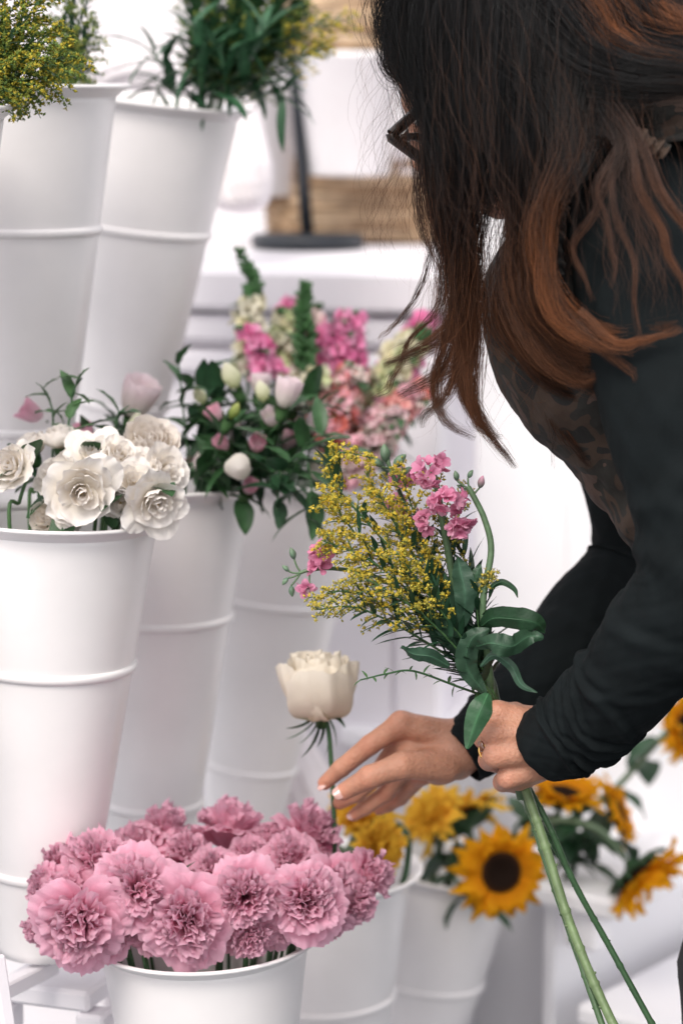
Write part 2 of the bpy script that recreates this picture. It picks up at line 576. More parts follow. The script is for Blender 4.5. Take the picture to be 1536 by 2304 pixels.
def inside(key, r, a, z):         # point inside a bucket: radius fraction, angle, height along axis
    rc, ax, base = BK[key]
    X = nrm(np.cross((0, 1, 0), ax)); Y = np.cross(ax, X)
    return base + ax * z + (X * math.cos(a) + Y * math.sin(a)) * r * (wall_r(z) - 0.01)


# ------------------------------------------------------------------ rack
rk = thing('display_rack', 'white painted tiered rack with boards carrying the leaning buckets', 'rack', (-0.3, 2.4, 0))
def board(p, q, wd, ztop, th=0.022, ext=(0.3, 0.2)):
    p = np.array([p[0], p[1], 0]); q = np.array([q[0], q[1], 0])
    u_ = nrm(q - p); n_ = np.array([-u_[1], u_[0], 0])
    L = np.linalg.norm(q - p) + ext[0] + ext[1]
    c = (p - u_ * ext[0] + q + u_ * ext[1]) / 2
    mb = MB(); box(mb, c + zz * (ztop - th / 2), (L, wd, th), u_, n_, zz, 0.004)
    mb.build('shelf', 'white_paint', rk)
    return c, u_, n_, L
z2 = min(BK[k][2][2] for k in 'DEF') - 0.004
c2, u2, n2, L2 = board(BK['D'][2], BK['F'][2], 0.10, z2, ext=(0.0, 0.2))
z1 = min(BK[k][2][2] for k in 'ABC') - 0.004
c1, u1, n1, L1 = board(BK['A'][2], BK['C'][2], 0.13, z1)
for c, u_, n_, L, z in ((c1, u1, n1, L1, z1), (c2, u2, n2, L2, z2)):
    for sx in (-0.48, 0.48):
        for sy in (-0.05, 0.05):
            mb = MB(); box(mb, c + u_ * L * sx + n_ * sy + zz * (z - 0.023) / 2, (0.03, 0.03, z - 0.023), u_, n_, zz, 0.003)
            mb.build('leg', 'white_paint', rk)
pa, pb = P(-60, 2262, 2.28), P(120, 2172, 2.42)
mb = MB(); mv = (pa + pb) / 2
dX = nrm(pb - pa); dY = nrm(np.cross(zz, dX)); box(mb, mv, (np.linalg.norm(pb - pa), 0.016, 0.016), dX, dY, np.cross(dX, dY), 0.002)
mb.build('brace', 'white_paint', rk)
pa, pb = P(-10, 2150, 2.25), P(30, 2420, 2.25)
mb = MB(); dX = nrm(pb - pa); dY = nrm(np.cross(zz, dX)); box(mb, (pa + pb) / 2, (np.linalg.norm(pb - pa), 0.014, 0.014), dX, dY, np.cross(dX, dY), 0.002)
mb.build('brace', 'white_paint', rk)
# plinths for the bottom row
for key, lab in (('G', 'low white box on the ground under the carnation bucket'), ('H', 'low white box on the ground under the yellow flower bucket'), ('I', 'low white box on the ground under the sunflower bucket')):
    b = BK[key][2]
    if b[2] > 0.02:
        t = thing('plinth', lab, 'plinth', (b[0], b[1], 0))
        mb = MB(); box(mb, (b[0], b[1], (b[2] - 0.004) / 2), (0.24, 0.24, b[2] - 0.004), bev=0.005); mb.build('box', 'white_paint', t)

# ------------------------------------------------------------------ counter-top things
def on_top(px, py, d0=3.3):      # point on the counter top under a pixel
    r = P(px, py, 1.0) - CAM
    t = (ctop - CAM[2]) / r[2]
    return CAM + r * t


# black stand
bs = on_top(692, 556)
ds = np.dot(bs - CAM, FV)
st = thing('metal_stand', 'thin black metal pole on a round black base on the counter', 'stand', bs)
mb = MB(); rb = 127 * ds / FPX
lathe(mb, [(0.001, 0.0), (rb * 0.97, 0.0), (rb, 0.003), (rb, 0.015), (rb * 0.97, 0.0185), (0.02, 0.020), (0.001, 0.020)], 72)
mb.V[0] = mb.V[0] + bs
mb.build('base', 'black_metal', st)
mb = MB(); tube(mb, [bs + (0, 0, 0.012), P(662, 150, ds), P(655, 60, ds)], [0.0095, 0.009, 0.009], 16); mb.build('pole', 'black_metal', st)
mb = MB(); tube(mb, [P(664, 160, ds), P(560, 158, ds), P(480, 175, ds)], [0.005, 0.005, 0.005], 12); mb.build('arm', 'black_metal', st)

# wicker basket (woven rounded box)
def weave_box(name, label, c, sx, sy, h, rot, material, rows, group=None, frac=1.0):
    t = thing(name, label, 'basket', c)
    n = 240; nz_ = rows * 6
    a = np.linspace(0, 2 * np.pi, n, endpoint=False)
    ex = 0.22
    rx = np.sign(np.cos(a)) * np.abs(np.cos(a)) ** ex * sx; ry = np.sign(np.sin(a)) * np.abs(np.sin(a)) ** ex * sy
    zv = np.linspace(0, h, nz_)
    row = np.floor(zv / h * rows * 0.9999)
    ph = (zv / h * rows) % 1
    stake = np.floor(a / (2 * np.pi) * 40)
    w_ = np.sin(a * 20)[None, :] * np.where(row % 2 == 0, 1, -1)[:, None]
    off = 0.0055 * w_ + 0.008 * np.sqrt(np.clip(1 - (2 * ph - 1) ** 2, 0, 1))[:, None]
    flare = 1 + 0.05 * (zv / h)[:, None]
    nx, ny = np.cos(a), np.sin(a)
    X = rx[None] * flare + off * nx; Y = ry[None] * flare + off * ny
    c_, s_ = math.cos(rot), math.sin(rot)
    V = np.stack([c[0] + X * c_ - Y * s_, c[1] + X * s_ + Y * c_, c[2] + np.repeat(zv[:, None], n, 1)], -1).reshape(-1, 3)
    rc_ = np.array([(.55, .41, .28), (.20, .12, .07), (.62, .48, .33), (.26, .16, .10)])[np.arange(rows) * 3 % 4]
    cell = np.random.default_rng(rows + 5).integers(0, 4, (rows, 41))[row.astype(int)][:, stake.astype(int)]
    mb = MB(); mb.add(V, gridq(nz_, n, True), None, np.array([(.50, .36, .23), (.38, .26, .16), (.58, .44, .30), (.30, .19, .11)])[cell].reshape(-1, 3))
    V2 = V.copy().reshape(nz_, n, 3)
    ctr = np.array([c[0], c[1], 0]); V2[..., :2] = ctr[:2] + (V2[..., :2] - ctr[:2]) * 0.93
    mb.add(V2.reshape(-1, 3), gridq(nz_, n, True)[:, ::-1], None, (.3, .2, .12))
    mb.build('woven_side', material, t)
    rm = MB()
    path = np.stack([c[0] + (rx * c_ - ry * s_) * 1.05, c[1] + (rx * s_ + ry * c_) * 1.05, np.full(n, c[2] + h + 0.003)], -1)
    for k in range(2):
        th = a * 60 + k * np.pi
        p2 = path + np.stack([0.005 * np.cos(th) * nx, 0.005 * np.cos(th) * ny, 0.005 * np.sin(th)], -1)
        tube(rm, np.vstack([p2, p2[:1]]), 0.006, 8, cap=False)
    rm.C = [np.tile((.30, .19, .11), (len(v), 1)) for v in rm.V]
    rm.build('braided_rim', material, t)
    return t


b1 = on_top(735, 552)
b1 = b1 + nrm(uy) * 0.17
dW = np.dot(b1 - CAM, FV)
hh = 150 * dW / FPX
weave_box('wicker_basket', 'brown wicker basket on the counter behind the black pole', b1, 0.124, 0.085, hh * 1.10, 0.0, 'wicker', 12)
b2 = b1 + np.array([0.20, 0.05, 0])
weave_box('wicker_basket', 'darker wicker basket half hidden beside the hanging hair', b2, 0.062, 0.08, hh * 1.02, 0.1, 'dark_wicker', 15)
# cloth lining tucked over the basket rim
def drape(label, c, sx, sy, z0, z1, amp, freq, seed, name='cloth', rx0=1.0):
    n, k = 160, 26
    a = np.linspace(0, 2 * np.pi, n, endpoint=False)[None]; s = np.linspace(0, 1, k)[:, None]
    rx = sx * np.sign(np.cos(a)) * np.abs(np.cos(a)) ** 0.6; ry = sy * np.sign(np.sin(a)) * np.abs(np.sin(a)) ** 0.6
    prof = np.where(s < 0.4, s / 0.4, 1 + 0.06 * (s - 0.4) / 0.6)
    drop = np.where(s < 0.4, 0, ((s - 0.4) / 0.6))
    cut = 0.65 + 0.35 * sn(a * freq * 0.45, seed + 2)
    z = z1 - (z1 - z0) * drop * cut + 0.5 * amp * sn(a * freq + s * 3, seed) * (1 - 0.5 * s) + 0.01 * np.sin(np.pi * np.clip(s * 2, 0, 1))
    R = prof * (1 + 0 * a)
    X = c[0] + rx * R + amp * drop * sn(a * freq, seed + 5) * np.cos(a); Y = c[1] + ry * R + amp * drop * sn(a * freq, seed + 5) * np.sin(a)
    mb = MB(); V = np.stack([X, Y, z + 0 * a], -1).reshape(-1, 3)
    mb.add(V, gridq(k, n, True)); mb.add(V - (0, 0, 0.0025), gridq(k, n, True)[:, ::-1])
    o = mb.build(name, 'cloth', None, origin=(c[0], c[1], z1))
    return tag(o, label, 'cloth')


drape('cream cloth lining spilling over the rim of the wicker basket', b1 + np.array([0, 0, 0]), 0.130, 0.095, b1[2] + hh * 0.95, b1[2] + hh * 1.11 + 0.012, 0.012, 9, 1.2, 'basket_liner')
drape('dark rimmed cloth over the smaller basket beside the hair', b2, 0.066, 0.085, b2[2] + hh * 0.9, b2[2] + hh * 1.04 + 0.012, 0.008, 8, 4.2, 'basket_liner')

# white planters behind the stand
def planter(label, px, py0, py1, d, r0, r1):
    tp = P(px, py0, d); bt = P(px, py1, d)
    t = thing('planter', label, 'planter', bt, 'white planters standing behind the basket')
    h = tp[2] - bt[2]
    mb = MB(); lathe(mb, [(0.001, 0.0), (r1 - 0.004, 0), (r1, 0.004), (r0, h - 0.012), (r0 + 0.004, h - 0.01), (r0 + 0.005, h - 0.003), (r0 + 0.002, h), (r0 - 0.003, h), (r0 - 0.006, h - 0.03), (r1 - 0.006, 0.03), (0.001, 0.03)], 72)
    mb.V[0] += bt
    mb.build('body', 'enamel', t)
    return tp
pa_ = planter('white planter right of the black pole, below the upper basket', 785, 118, 395, 3.55, 0.074, 0.060)
planter('white planter left of the black pole behind the leaning bucket', 560, 205, 440, 3.65, 0.075, 0.066)
# upper wicker basket standing on the planter
weave_box('wicker_basket', 'light wicker basket at the top standing on the white planter', pa_ + np.array([-0.01, 0.0, 0.0]), 0.088, 0.07, 0.14, 0.05, 'wicker', 12)

# draped white cloths, heaped behind the upper row of buckets
def heap(label, pts, rad, seed, name='folded_cloth'):
    p = PP(pts); path = catmull(p, 50)
    T, A, B = frames(path)
    th = np.linspace(0, 2 * np.pi, 60, endpoint=False)
    s = np.linspace(0, 1, 50)[:, None]
    r = np.interp(np.linspace(0, 1, 50), np.linspace(0, 1, len(rad)), rad)[:, None]
    R = r * (1 + 0.10 * sn(th[None] * 3 + s * 6, seed) + 0.06 * sn(th[None] * 8 + s * 11, seed + 2)) * np.sqrt(np.clip(1 - (2 * s - 1) ** 12, 0.02, 1))
    V = path[:, None] + R[..., None] * (np.cos(th)[None, :, None] * A[:, None] + np.sin(th)[None, :, None] * B[:, None])
    mb = MB(); mb.add(V.reshape(-1, 3), gridq(50, 60, True))
    mb.add(np.vstack([V[0], path[0]]), None, [(60, (k + 1) % 60, k) for k in range(60)]); mb.add(np.vstack([V[-1], path[-1]]), None, [(60, k, (k + 1) % 60) for k in range(60)])
    o = mb.build(name, 'cloth', None, origin=path[0])
    return tag(o, label, 'cloth')
heap('white cloth bundled upright between the leaning bucket and the planter', [(545, 480, 3.15), (540, 380, 3.15), (520, 250, 3.2), (500, 150, 3.25)], (0.035, 0.04, 0.035, 0.03), 3.3)
heap('pale cloth roll lying behind the two upper buckets', [(120, 190, 2.95), (230, 165, 3.0), (330, 185, 3.05), (440, 230, 3.1)], (0.03, 0.03, 0.03, 0.02), 6.1)
heap('grey white paper sleeve standing behind the held rose', [(705, 2000, 3.0), (700, 1850, 3.0), (672, 1700, 3.02), (655, 1620, 3.05)], (0.055, 0.045, 0.025, 0.008), 2.2, 'paper_sleeve')
# ------------------------------------------------------------------ flowers
GR = (0.034, 0.088, 0.034); GR2 = (0.060, 0.130, 0.048); GRD = (0.022, 0.062, 0.029)


def carnation(seed, full=1.0):
    mb = MB()
    n = 44
    for i in range(n):
        q = i / (n - 1)
        th = i * 2.39996 + rng.normal() * 0.3
        outer = q < 0.24
        tipr = (1.02 + rng.normal() * 0.05) if outer else 0.92 * (1 - q) ** 0.6 + 0.05 + rng.normal() * 0.06
        tipz = (-0.06 + 0.9 * q + rng.normal() * 0.06) if outer else 0.12 + 0.60 * (1 - (1 - q) ** 1.7) + rng.normal() * 0.07
        mixc = rng.random()
        edge = np.array((0.98, 0.60, 0.74)) * (0.92 + 0.12 * mixc) * (1.0 if outer else 0.97)
        deep = np.array((0.92, 0.33, 0.50)) * (0.9 + 0.15 * mixc)
        petal(mb, th, (0.03, -0.30), (tipr * (0.55 if outer else 0.40), tipz * 0.45 + (0.22 if outer else 0.10) + 0.15 * q), (tipr, tipz),
              (0.52 if outer else 0.42 - 0.14 * q) * (0.85 + 0.3 * rng.random()), nS=9, nT=17, rnd=0.24, ruf=(0.07 if outer else 0.12) + 0.03 * q, rf=2.6 + 2.0 * q + rng.random(), serr=0.045, rc=1.2 if outer else 0.6,
              claw=0.14, c0=deep, c1=edge, wpow=1.3, cpow=1.1)
    return mb


def scaled(mb, s, shift=(0, 0, 0)):
    for i in range(len(mb.V)): mb.V[i] = mb.V[i] * s + np.asarray(shift)
    return mb


def calyx_mb(col=GR2, r=0.006, h=0.024, tip=0.5, teeth=5):
    mb = MB()
    lathe(mb, [(r * 0.3, -h), (r * 0.62, -h * 0.92), (r * 0.85, -h * 0.5), (r, -h * 0.1), (r * 1.1, 0)], 14, col)
    for k in range(teeth):
        petal(mb, k * 2 * np.pi / teeth, (r * 1.0, -h * 0.1), (r * 1.25, h * 0.1), (r * 1.9, h * tip * 0.6), r * 0.62, 5, 5, rnd=0.75, claw=0.9, rc=r, c0=col, c1=np.array(col) * 0.9, tipw=0.25)
    return mb


def rose(openness=1.0, col=(0.97, 0.925, 0.895), n=19, tight=False, mess=1.5):
    mb = MB()
    for i in range(n):
        q = i / (n - 1)
        th = i * 2.39996 + rng.normal() * 0.35
        r_out = (1 - q) ** 0.8
        cc = np.array(col) * (1 + 0.03 * rng.normal())
        base = cc * (0.98, 0.95, 0.84)
        if tight:
            flare = (0.08 + 0.20 * rng.random()) if q < 0.3 else 0.0
            petal(mb, th, (0.03, -0.14), (r_out * (1.02 - flare * .3) + 0.06, -0.14 + 0.2 * q + flare * .5), (r_out * (0.90 + flare) * openness + 0.05, 0.76 + 0.10 * q ** 0.5 + rng.normal() * 0.03 - flare * .35), (0.95 - 0.6 * q) * (0.9 + 0.2 * rng.random()),
                  nS=14, nT=19, rnd=0.07 + 0.06 * rng.random(), ruf=0.10, rf=2.8, rc=max(0.14, 0.92 * r_out + 0.06), claw=0.4, c0=base, c1=cc, wpow=0.6, tipw=0.95, serr=0.006)
            continue
        outer = q < 0.45
        tipr = r_out * 1.06 * openness * (1 + 0.12 * rng.normal() * mess) + 0.06
        tipz = (0.10 + 0.5 * q + 0.22 * rng.random() * mess) if outer else 0.30 + 0.42 * q ** .7 + rng.normal() * 0.06 * mess
        petal(mb, th, (0.03, -0.14), (r_out * (0.8 if outer else 1.0) + 0.08, 0.02 + 0.3 * q + 0.12 * rng.random()), (tipr, tipz),
              (0.70 if outer else 0.62 - 0.34 * q) * (0.85 + 0.3 * rng.random()), nS=13, nT=15, rnd=0.16 + 0.08 * rng.random(), ruf=0.12 if outer else 0.06, rf=1.4 + 1.2 * rng.random(),
              rc=max(0.15, 0.85 * r_out + 0.10) * (1.5 if outer else 0.8), claw=0.3, c0=base, c1=cc, wpow=0.8, tipw=0.85, serr=0.012)
    if not tight:
        for k in range(20):
            a = rng.random() * 6.28; rr = rng.random() * 0.08
            blob(mb, (rr * math.cos(a), rr * math.sin(a), 0.36 + 0.08 * rng.random()), 0.02, (0.62, 0.44, 0.18), 5)
    return mb


def bellflower(col, edge, n=5, length=1.5, flare=0.25):
    mb = MB()
    for ring in range(2):
        for k in range(n):
            th = (k + 0.5 * ring) * 2 * np.pi / n
            f = 1 - 0.12 * ring
            petal(mb, th, (0.06, -0.1), (0.75 * f, 0.12), ((0.52 + flare) * f, length * (0.92 + 0.1 * rng.random())), 0.52, nS=11, nT=9, rnd=0.16, ruf=0.06, rf=2.2, rc=0.5, claw=0.3, c0=col, c1=edge, cpow=2.0)
    return mb


def bud_mb(col, top, L=1.0, W=0.4):
    mb = MB()
    n, k = 18, 14
    s = np.linspace(0, 1, k)[:, None]; a = np.linspace(0, 2 * np.pi, n, endpoint=False)[None]
    r = W * np.sin(np.pi * np.clip(s * 0.94 + 0.05, 0, 1)) ** 0.75 * (1 - 0.25 * s) * (1 + 0.09 * np.sin(3 * a + s * 5))
    V = np.stack([r * np.cos(a), r * np.sin(a), np.repeat(s * L, n, 1)], -1).reshape(-1, 3)
    C = (np.asarray(col) * (1 - s)[..., None] + np.asarray(top) * s[..., None]) * np.ones((k, n, 1))
    mb.add(V, gridq(k, n, True), None, C.reshape(-1, 3))
    return mb


BLOOM = {}
BLOOM['carn'] = [scaled(carnation(i), 1.0).data('bloom', 'petal') for i in range(6)]
BLOOM['rose'] = [rose(1.0 + 0.15 * (i % 3 - 1)).data('bloom', 'petal_white') for i in range(5)]
BLOOM['tight'] = [rose(1.0, (0.97, 0.915, 0.87), 20, True).data('bloom', 'petal_white')]
BLOOM['rosebud'] = [rose(0.85, (0.97, 0.92, 0.88), 12, True).data('bloom', 'petal_white')]
BLOOM['bellwhite'] = [bellflower((0.93, 0.90, 0.84), (0.96, 0.82, 0.87)).data('bloom', 'petal') for i in range(2)]
BLOOM['bellpink'] = [bellflower((0.94, 0.80, 0.83), (0.95, 0.52, 0.66)).data('bloom', 'petal') for i in range(2)]
BLOOM['budgreen'] = [bud_mb((0.25, 0.36, 0.08), (0.60, 0.66, 0.25), 1.6, 0.5).data('bud', 'petal')]
BLOOM['budcream'] = [bud_mb((0.78, 0.82, 0.5), (0.92, 0.90, 0.76), 1.7, 0.62).data('bud', 'petal')]
BLOOM['budwhite'] = [bud_mb((0.84, 0.80, 0.7), (0.93, 0.88, 0.85), 1.5, 0.85).data('bud', 'petal')]
CALYX = calyx_mb().data('calyx', 'leaf')
CALYXR = calyx_mb(GR2, 0.006, 0.012, 0.9).data('calyx', 'leaf')


def stem_mesh(parent, pts, r0=0.0018, r1=0.0016, col=GR2, nodes=0, n=36, name='stem'):
    mb = MB()
    path = catmull(pts, n)
    r = np.linspace(r0, r1, n)
    if nodes:
        for k in range(nodes):
            j = int((k + 0.5) / nodes * n); r[j] *= 1.45
    c0 = np.array(col) * (0.9 + 0.25 * rng.random())
    tube(mb, path, r, 8, c0)
    mb.build(name, 'stem', parent)
    return path


def rim_pt(key, p, frac=0.78):
    rc, ax, base = BK[key]
    v = p - rc; v = v - ax * (v @ ax); L = np.linalg.norm(v); R = 0.1 * frac
    return rc + (v if L < R else v / L * R) + ax * -0.004


def flower(name, key, kind, px, py, d, rpx, face, label, cat, group, var=0, spin=None, calyx=None, leaves=0, leafL=0.05, leafW=0.012, col=GR2, stem_r=0.0019,
           up=0.35, stems_to=None, lc=GR, frac=0.78, sc_z=1.0):
    R = rpx * d / FPX
    f = D(*face)
    c = P(px, py, d)
    base = c - f * R * up
    if stems_to is None:
        rp = rim_pt(key, base, frac); end = inside(key, 0.5 * rng.random() + 0.2, rng.random() * 6.28, 0.03)
        # the stem leaves against the facing direction, then turns down into the bucket
        mid = base - f * min(0.05, R * 1.1)
        pts = [end, rp - BK[key][1] * 0.02, (mid + rp) / 2 if np.linalg.norm(mid - rp) > 0.03 else mid, mid, base - f * 0.015] if np.linalg.norm(mid - rp) > 0.03 else [end, rp - BK[key][1] * 0.02, mid, base - f * 0.01]
    else:
        pts = list(stems_to) + [base - f * 0.015]
        end = pts[0]
    t = thing(name, label, cat, end, group)
    inst('bloom' if 'bud' not in kind[:3] else 'bud', BLOOM[kind][var % len(BLOOM[kind])], t, base, f, rng.random() * 6 if spin is None else spin, (R, R, R * sc_z) if kind != 'carn' else (R * (.86 + .3 * rng.random()), R * (.86 + .3 * rng.random()), R * (.8 + .5 * rng.random())))
    if calyx is not None: inst('calyx', calyx, t, base - f * R * (0.02 if calyx is CALYX else 0.16), f, 0, 1.0 if calyx is CALYX else 1.2)
    path = stem_mesh(t, pts, stem_r, stem_r * 0.85, col, nodes=3 if name == 'carnation' else 0)
    for k in range(leaves):
        i = int(len(path) * (0.55 + 0.4 * rng.random()))
        i = min(i, len(path) - 2)
        tg = nrm(path[i + 1] - path[i])
        a = rng.random() * 6.28
        dr = nrm(tg * 0.7 + D(math.cos(a), math.sin(a), 0.4 * rng.normal()))
        mb = MB(); leaf(mb, path[i], dr, leafL * (0.7 + 0.6 * rng.random()), leafW * (0.8 + 0.4 * rng.random()), 0.8, wave=0.06, c=lc)
        mb.build('leaf', 'leaf', t)
    return t


CG = 'pink carnations in the bottom bucket'
carn = [  # px,py,d,r,face,label
    (128, 1945, 2.35, 82, (-.75, .25, .5), 'leftmost pink carnation, hanging over the left side of its bucket', 0),
    (235, 1925, 2.31, 92, (-.15, .75, .6), 'pink carnation facing up above the large front left bloom', 1),
    (190, 2060, 2.235, 118, (-.15, -.22, .9), 'large pink carnation low at the front left, darker frilly centre', 2),
    (118, 2085, 2.30, 70, (-.8, -.2, .45), 'pink carnation peeking out left behind the large low left bloom', 3),
    (308, 1975, 2.25, 98, (.05, .35, .85), 'pink carnation tilted up, between the low left bloom and the centre', 4),
    (305, 1885, 2.40, 88, (-.2, .85, .3), 'pale pink carnation at the back left, seen edge on', 5),
    (370, 1862, 2.43, 80, (.35, .85, -.1), 'pink carnation at the back with a small dark tip above it', 0),
    (418, 2055, 2.235, 116, (.0, -.18, .95), 'large drooping pink carnation at the front centre over the rim', 3),
    (552, 1998, 2.245, 98, (.10, .05, .95), 'pink carnation right of front centre with the deepest rose centre', 4),
    (690, 2008, 2.25, 98, (.22, .12, .92), 'pink carnation at the front right facing the viewer', 1),
    (520, 1858, 2.44, 104, (.05, .92, -.3), 'big domed pink carnation at the back turned away, green calyx showing', 2),
    (480, 1945, 2.35, 78, (.0, .8, .55), 'pink carnation in the second row behind the front centre bloom', 5),
    (560, 1915, 2.39, 66, (-.1, .9, .4), 'small pink carnation in the middle below the big domed one', 0),
    (655, 1925, 2.36, 84, (.15, .75, .6), 'pink carnation behind the front right bloom', 3),
    (700, 1868, 2.43, 92, (.45, .8, .1), 'pink carnation at the back right leaning toward the yellow flowers', 4),
    (762, 1995, 2.32, 84, (.65, .25, .7), 'pink carnation at the right side over the bucket edge', 5),
    (838, 1965, 2.36, 72, (.92, .12, .2), 'rightmost pink carnation in side view, turned to the right', 1),
    (735, 2060, 2.30, 78, (.45, -.45, .7), 'pink carnation hanging lowest at the right side', 2),
    (488, 2040, 2.275, 74, (.05, .1, .95), 'pink carnation squeezed in the gap right of front centre', 1),
    (255, 2085, 2.255, 78, (.1, -.2, .95), 'pink carnation low between the front left bloom and the drooping one', 5),
    (330, 2075, 2.27, 70, (-.1, -.3, .9), 'pink carnation low at the rim just left of the drooping one', 1),
    (560, 2085, 2.255, 72, (.05, -.35, .9), 'pink carnation low at the rim just right of the drooping one', 4),
    (800, 2030, 2.33, 66, (.7, -.2, .6), 'pink carnation at the right side under the side view one', 0),
    (160, 1985, 2.29, 74, (-.45, .35, .8), 'pink carnation directly above the large front left bloom', 2),
    (105, 1990, 2.31, 66, (-.9, .1, .4), 'pink carnation spilling furthest over the left rim', 4),
    (625, 2050, 2.27, 74, (.15, -.1, .95), 'pink carnation squeezed low between the two front right blooms', 0),
    (420, 1915, 2.38, 74, (.1, .85, .45), 'pink carnation in the middle row beside the small dark gap', 2),
    (610, 1880, 2.42, 72, (.2, .9, .2), 'pink carnation in the back row right of the domed one', 3),
]
for (px, py, d, r, f, lab, va) in carn:
    flower('carnation', 'G', 'carn', px - (16 if px < 260 else 0), py + (22 if d < 2.3 else 4), d, r * .97, f, lab, 'carnation', CG, va, calyx=CALYX, leaves=2, leafL=0.05, leafW=0.006, up=0.30, frac=0.85, lc=GRD, col=(0.05, 0.11, 0.05))
# extra bare stems and a bud in the carnation bucket
for k, (px, py, lab) in enumerate(((500, 2120, 'short leafy green carnation side shoot at the front of the bucket'), (640, 2095, 'thin green carnation side shoot with bud at the right inside the rim'))):
    c = P(px, py - 40, 2.28)
    e = inside('G', 0.5, 4.0 + k, 0.03)
    t = thing('carnation_shoot', lab, 'shoot', e, 'carnation side shoots')
    pth = stem_mesh(t, [e, P(px, py + 10, 2.29), c], 0.0016, 0.0013, (0.05, 0.11, 0.05), nodes=3)
    mb = MB(); blob(mb, c, (0.004, 0.009), GR2, 8, (0, 0, 1)); mb.build('bud', 'leaf', t)
    mb = MB()
    for j in range(5): leaf(mb, pth[20 + 3 * j], D(math.cos(j * 2.1), 0.6, math.sin(j * 2.1)), 0.028, 0.005, 0.7, c=GRD)
    mb.build('foliage', 'leaf', t)

RG = 'white roses in the left bucket'
roses = [
    ('rose', 22, 1048, 2.27, 66, (-.35, .25, .9), 'white rose at the left picture edge with its bare stem showing', 0),
    ('rose', 182, 1108, 2.24, 86, (.10, -.25, .95), 'largest open white rose at the front, drooping over the bucket rim', 1),
    ('rose', 122, 1065, 2.29, 62, (-.5, .45, .7), 'white rose tucked behind the left side of the largest one', 3),
    ('rose', 212, 1018, 2.31, 64, (-.1, .65, .7), 'white rose above the largest one, facing up', 2),
    ('rose', 268, 1022, 2.30, 54, (.25, .45, .8), 'white rose with a withered brown spot in its centre', 3),
    ('tight', 338, 998, 2.34, 68, (.15, .55, .8), 'roundest white rose at the upper right of the rose bucket', 0),
    ('rose', 376, 1056, 2.31, 58, (.55, .25, .75), 'small ruffled white rose below the round one at the right', 4),
    ('rose', 352, 1132, 2.26, 72, (.35, -.45, .8), 'wide flat white rose hanging over the right side of the rim', 2),
    ('rose', 300, 1085, 2.27, 56, (.15, .35, .9), 'white rose in the middle of the right hand cluster', 4),
    ('rose', 272, 1130, 2.265, 50, (-.05, -.3, .95), 'small white rose wedged low between the two biggest blooms', 0),
    ('rosebud', 133, 985, 2.36, 48, (-.1, .9, .3), 'half closed white rose standing upright at the back', 0),
    ('rosebud', 68, 1005, 2.36, 46, (-.3, .85, .4), 'half closed white rose behind the left edge rose', 0),
    ('rosebud', 105, 1165, 2.29, 46, (-.25, .1, .9), 'half hidden white rose low inside the rim at the left', 0),
    ('rose', 318, 1050, 2.30, 52, (.1, .6, .7), 'white rose just below the roundest one', 1),
    ('rose', 150, 1160, 2.27, 46, (-.3, -.3, .9), 'little white rose tucked under the largest bloom at the rim', 3),
    ('rosebud', 232, 1062, 2.30, 42, (.1, .4, .9), 'half closed white rose between the largest and the upper ones', 0),
    ('rosebud', 165, 1035, 2.33, 44, (-.2, .8, .5), 'half closed white rose between the upright one and the large one', 0),
]
for (kd, px, py, d, r, f, lab, va) in roses:
    flower('white_rose', 'D', kd, px, py, d, r * .93, f, lab, 'rose', RG, va, calyx=CALYXR, leaves=2, leafL=0.045, leafW=0.026, up=0.30, stem_r=0.002)
# withered centre
# loose foliage of the rose bucket
def foliage_sprig(label, key, pts, leaves, L, W, col, group='leafy sprigs', name='leafy_sprig', droop=0.6, r=0.0015, lam=1.0):
    pts = PP(pts) if len(pts[0]) == 3 and np.max(np.abs(pts[0])) > 20 else np.asarray(pts)
    e = inside(key, 0.5, rng.random() * 6, 0.03) if key else pts[0]
    full = np.vstack([e, rim_pt(key, pts[0], 0.8), pts]) if key else pts
    t = thing(name, label, 'sprig', e, group)
    path = stem_mesh(t, full, r, r * 0.6, GR, n=60)
    cum = np.concatenate([[0], np.cumsum(np.linalg.norm(np.diff(path, axis=0), axis=1))])
    total = cum[-1]; l0 = total - np.sum(np.linalg.norm(np.diff(pts, axis=0), axis=1))
    for k in range(leaves):
        s = l0 + (total - l0) * (k + 0.6) / leaves
        i = min(int(np.searchsorted(cum, s)), len(path) - 2)
        tg = nrm(path[i + 1] - path[i]); a = k * 2.4 + rng.random()
        dr = nrm(tg * 0.55 + D(math.cos(a), math.sin(a) * 0.8, 0.5 * math.sin(a * 1.7)))
        mb = MB(); leaf(mb, path[i], dr, L * (0.7 + 0.5 * rng.random()), W * (0.75 + 0.5 * rng.random()), droop, wave=0.05, c=col, nS=10, nT=5)
        mb.build('leaf', 'leaf', t)
    return t


foliage_sprig('green leafy sprig rising above the half closed white roses', 'D', [(150, 1000, 2.36), (160, 920, 2.38), (165, 880, 2.38), (185, 850, 2.38)], 10, 0.028, 0.014, GR2)
foliage_sprig('leafy green sprig left of the upright rose with bent tip', 'D', [(120, 960, 2.40), (115, 910, 2.42), (95, 870, 2.42)], 6, 0.026, 0.013, GR2)
foliage_sprig('dark green leaves between the roses and the pale bell flower', 'D', [(255, 1000, 2.42), (262, 950, 2.42), (268, 925, 2.42)], 7, 0.034, 0.018, GR)
foliage_sprig('dark green leaves low in the rose bucket behind the rim', 'D', [(270, 1160, 2.33), (282, 1150, 2.33), (275, 1110, 2.33)], 6, 0.04, 0.024, GRD)
foliage_sprig('thin dark leaves at the left inside the rose bucket', 'D', [(90, 1120, 2.36), (105, 1080, 2.36), (110, 1040, 2.36)], 6, 0.034, 0.012, GRD)

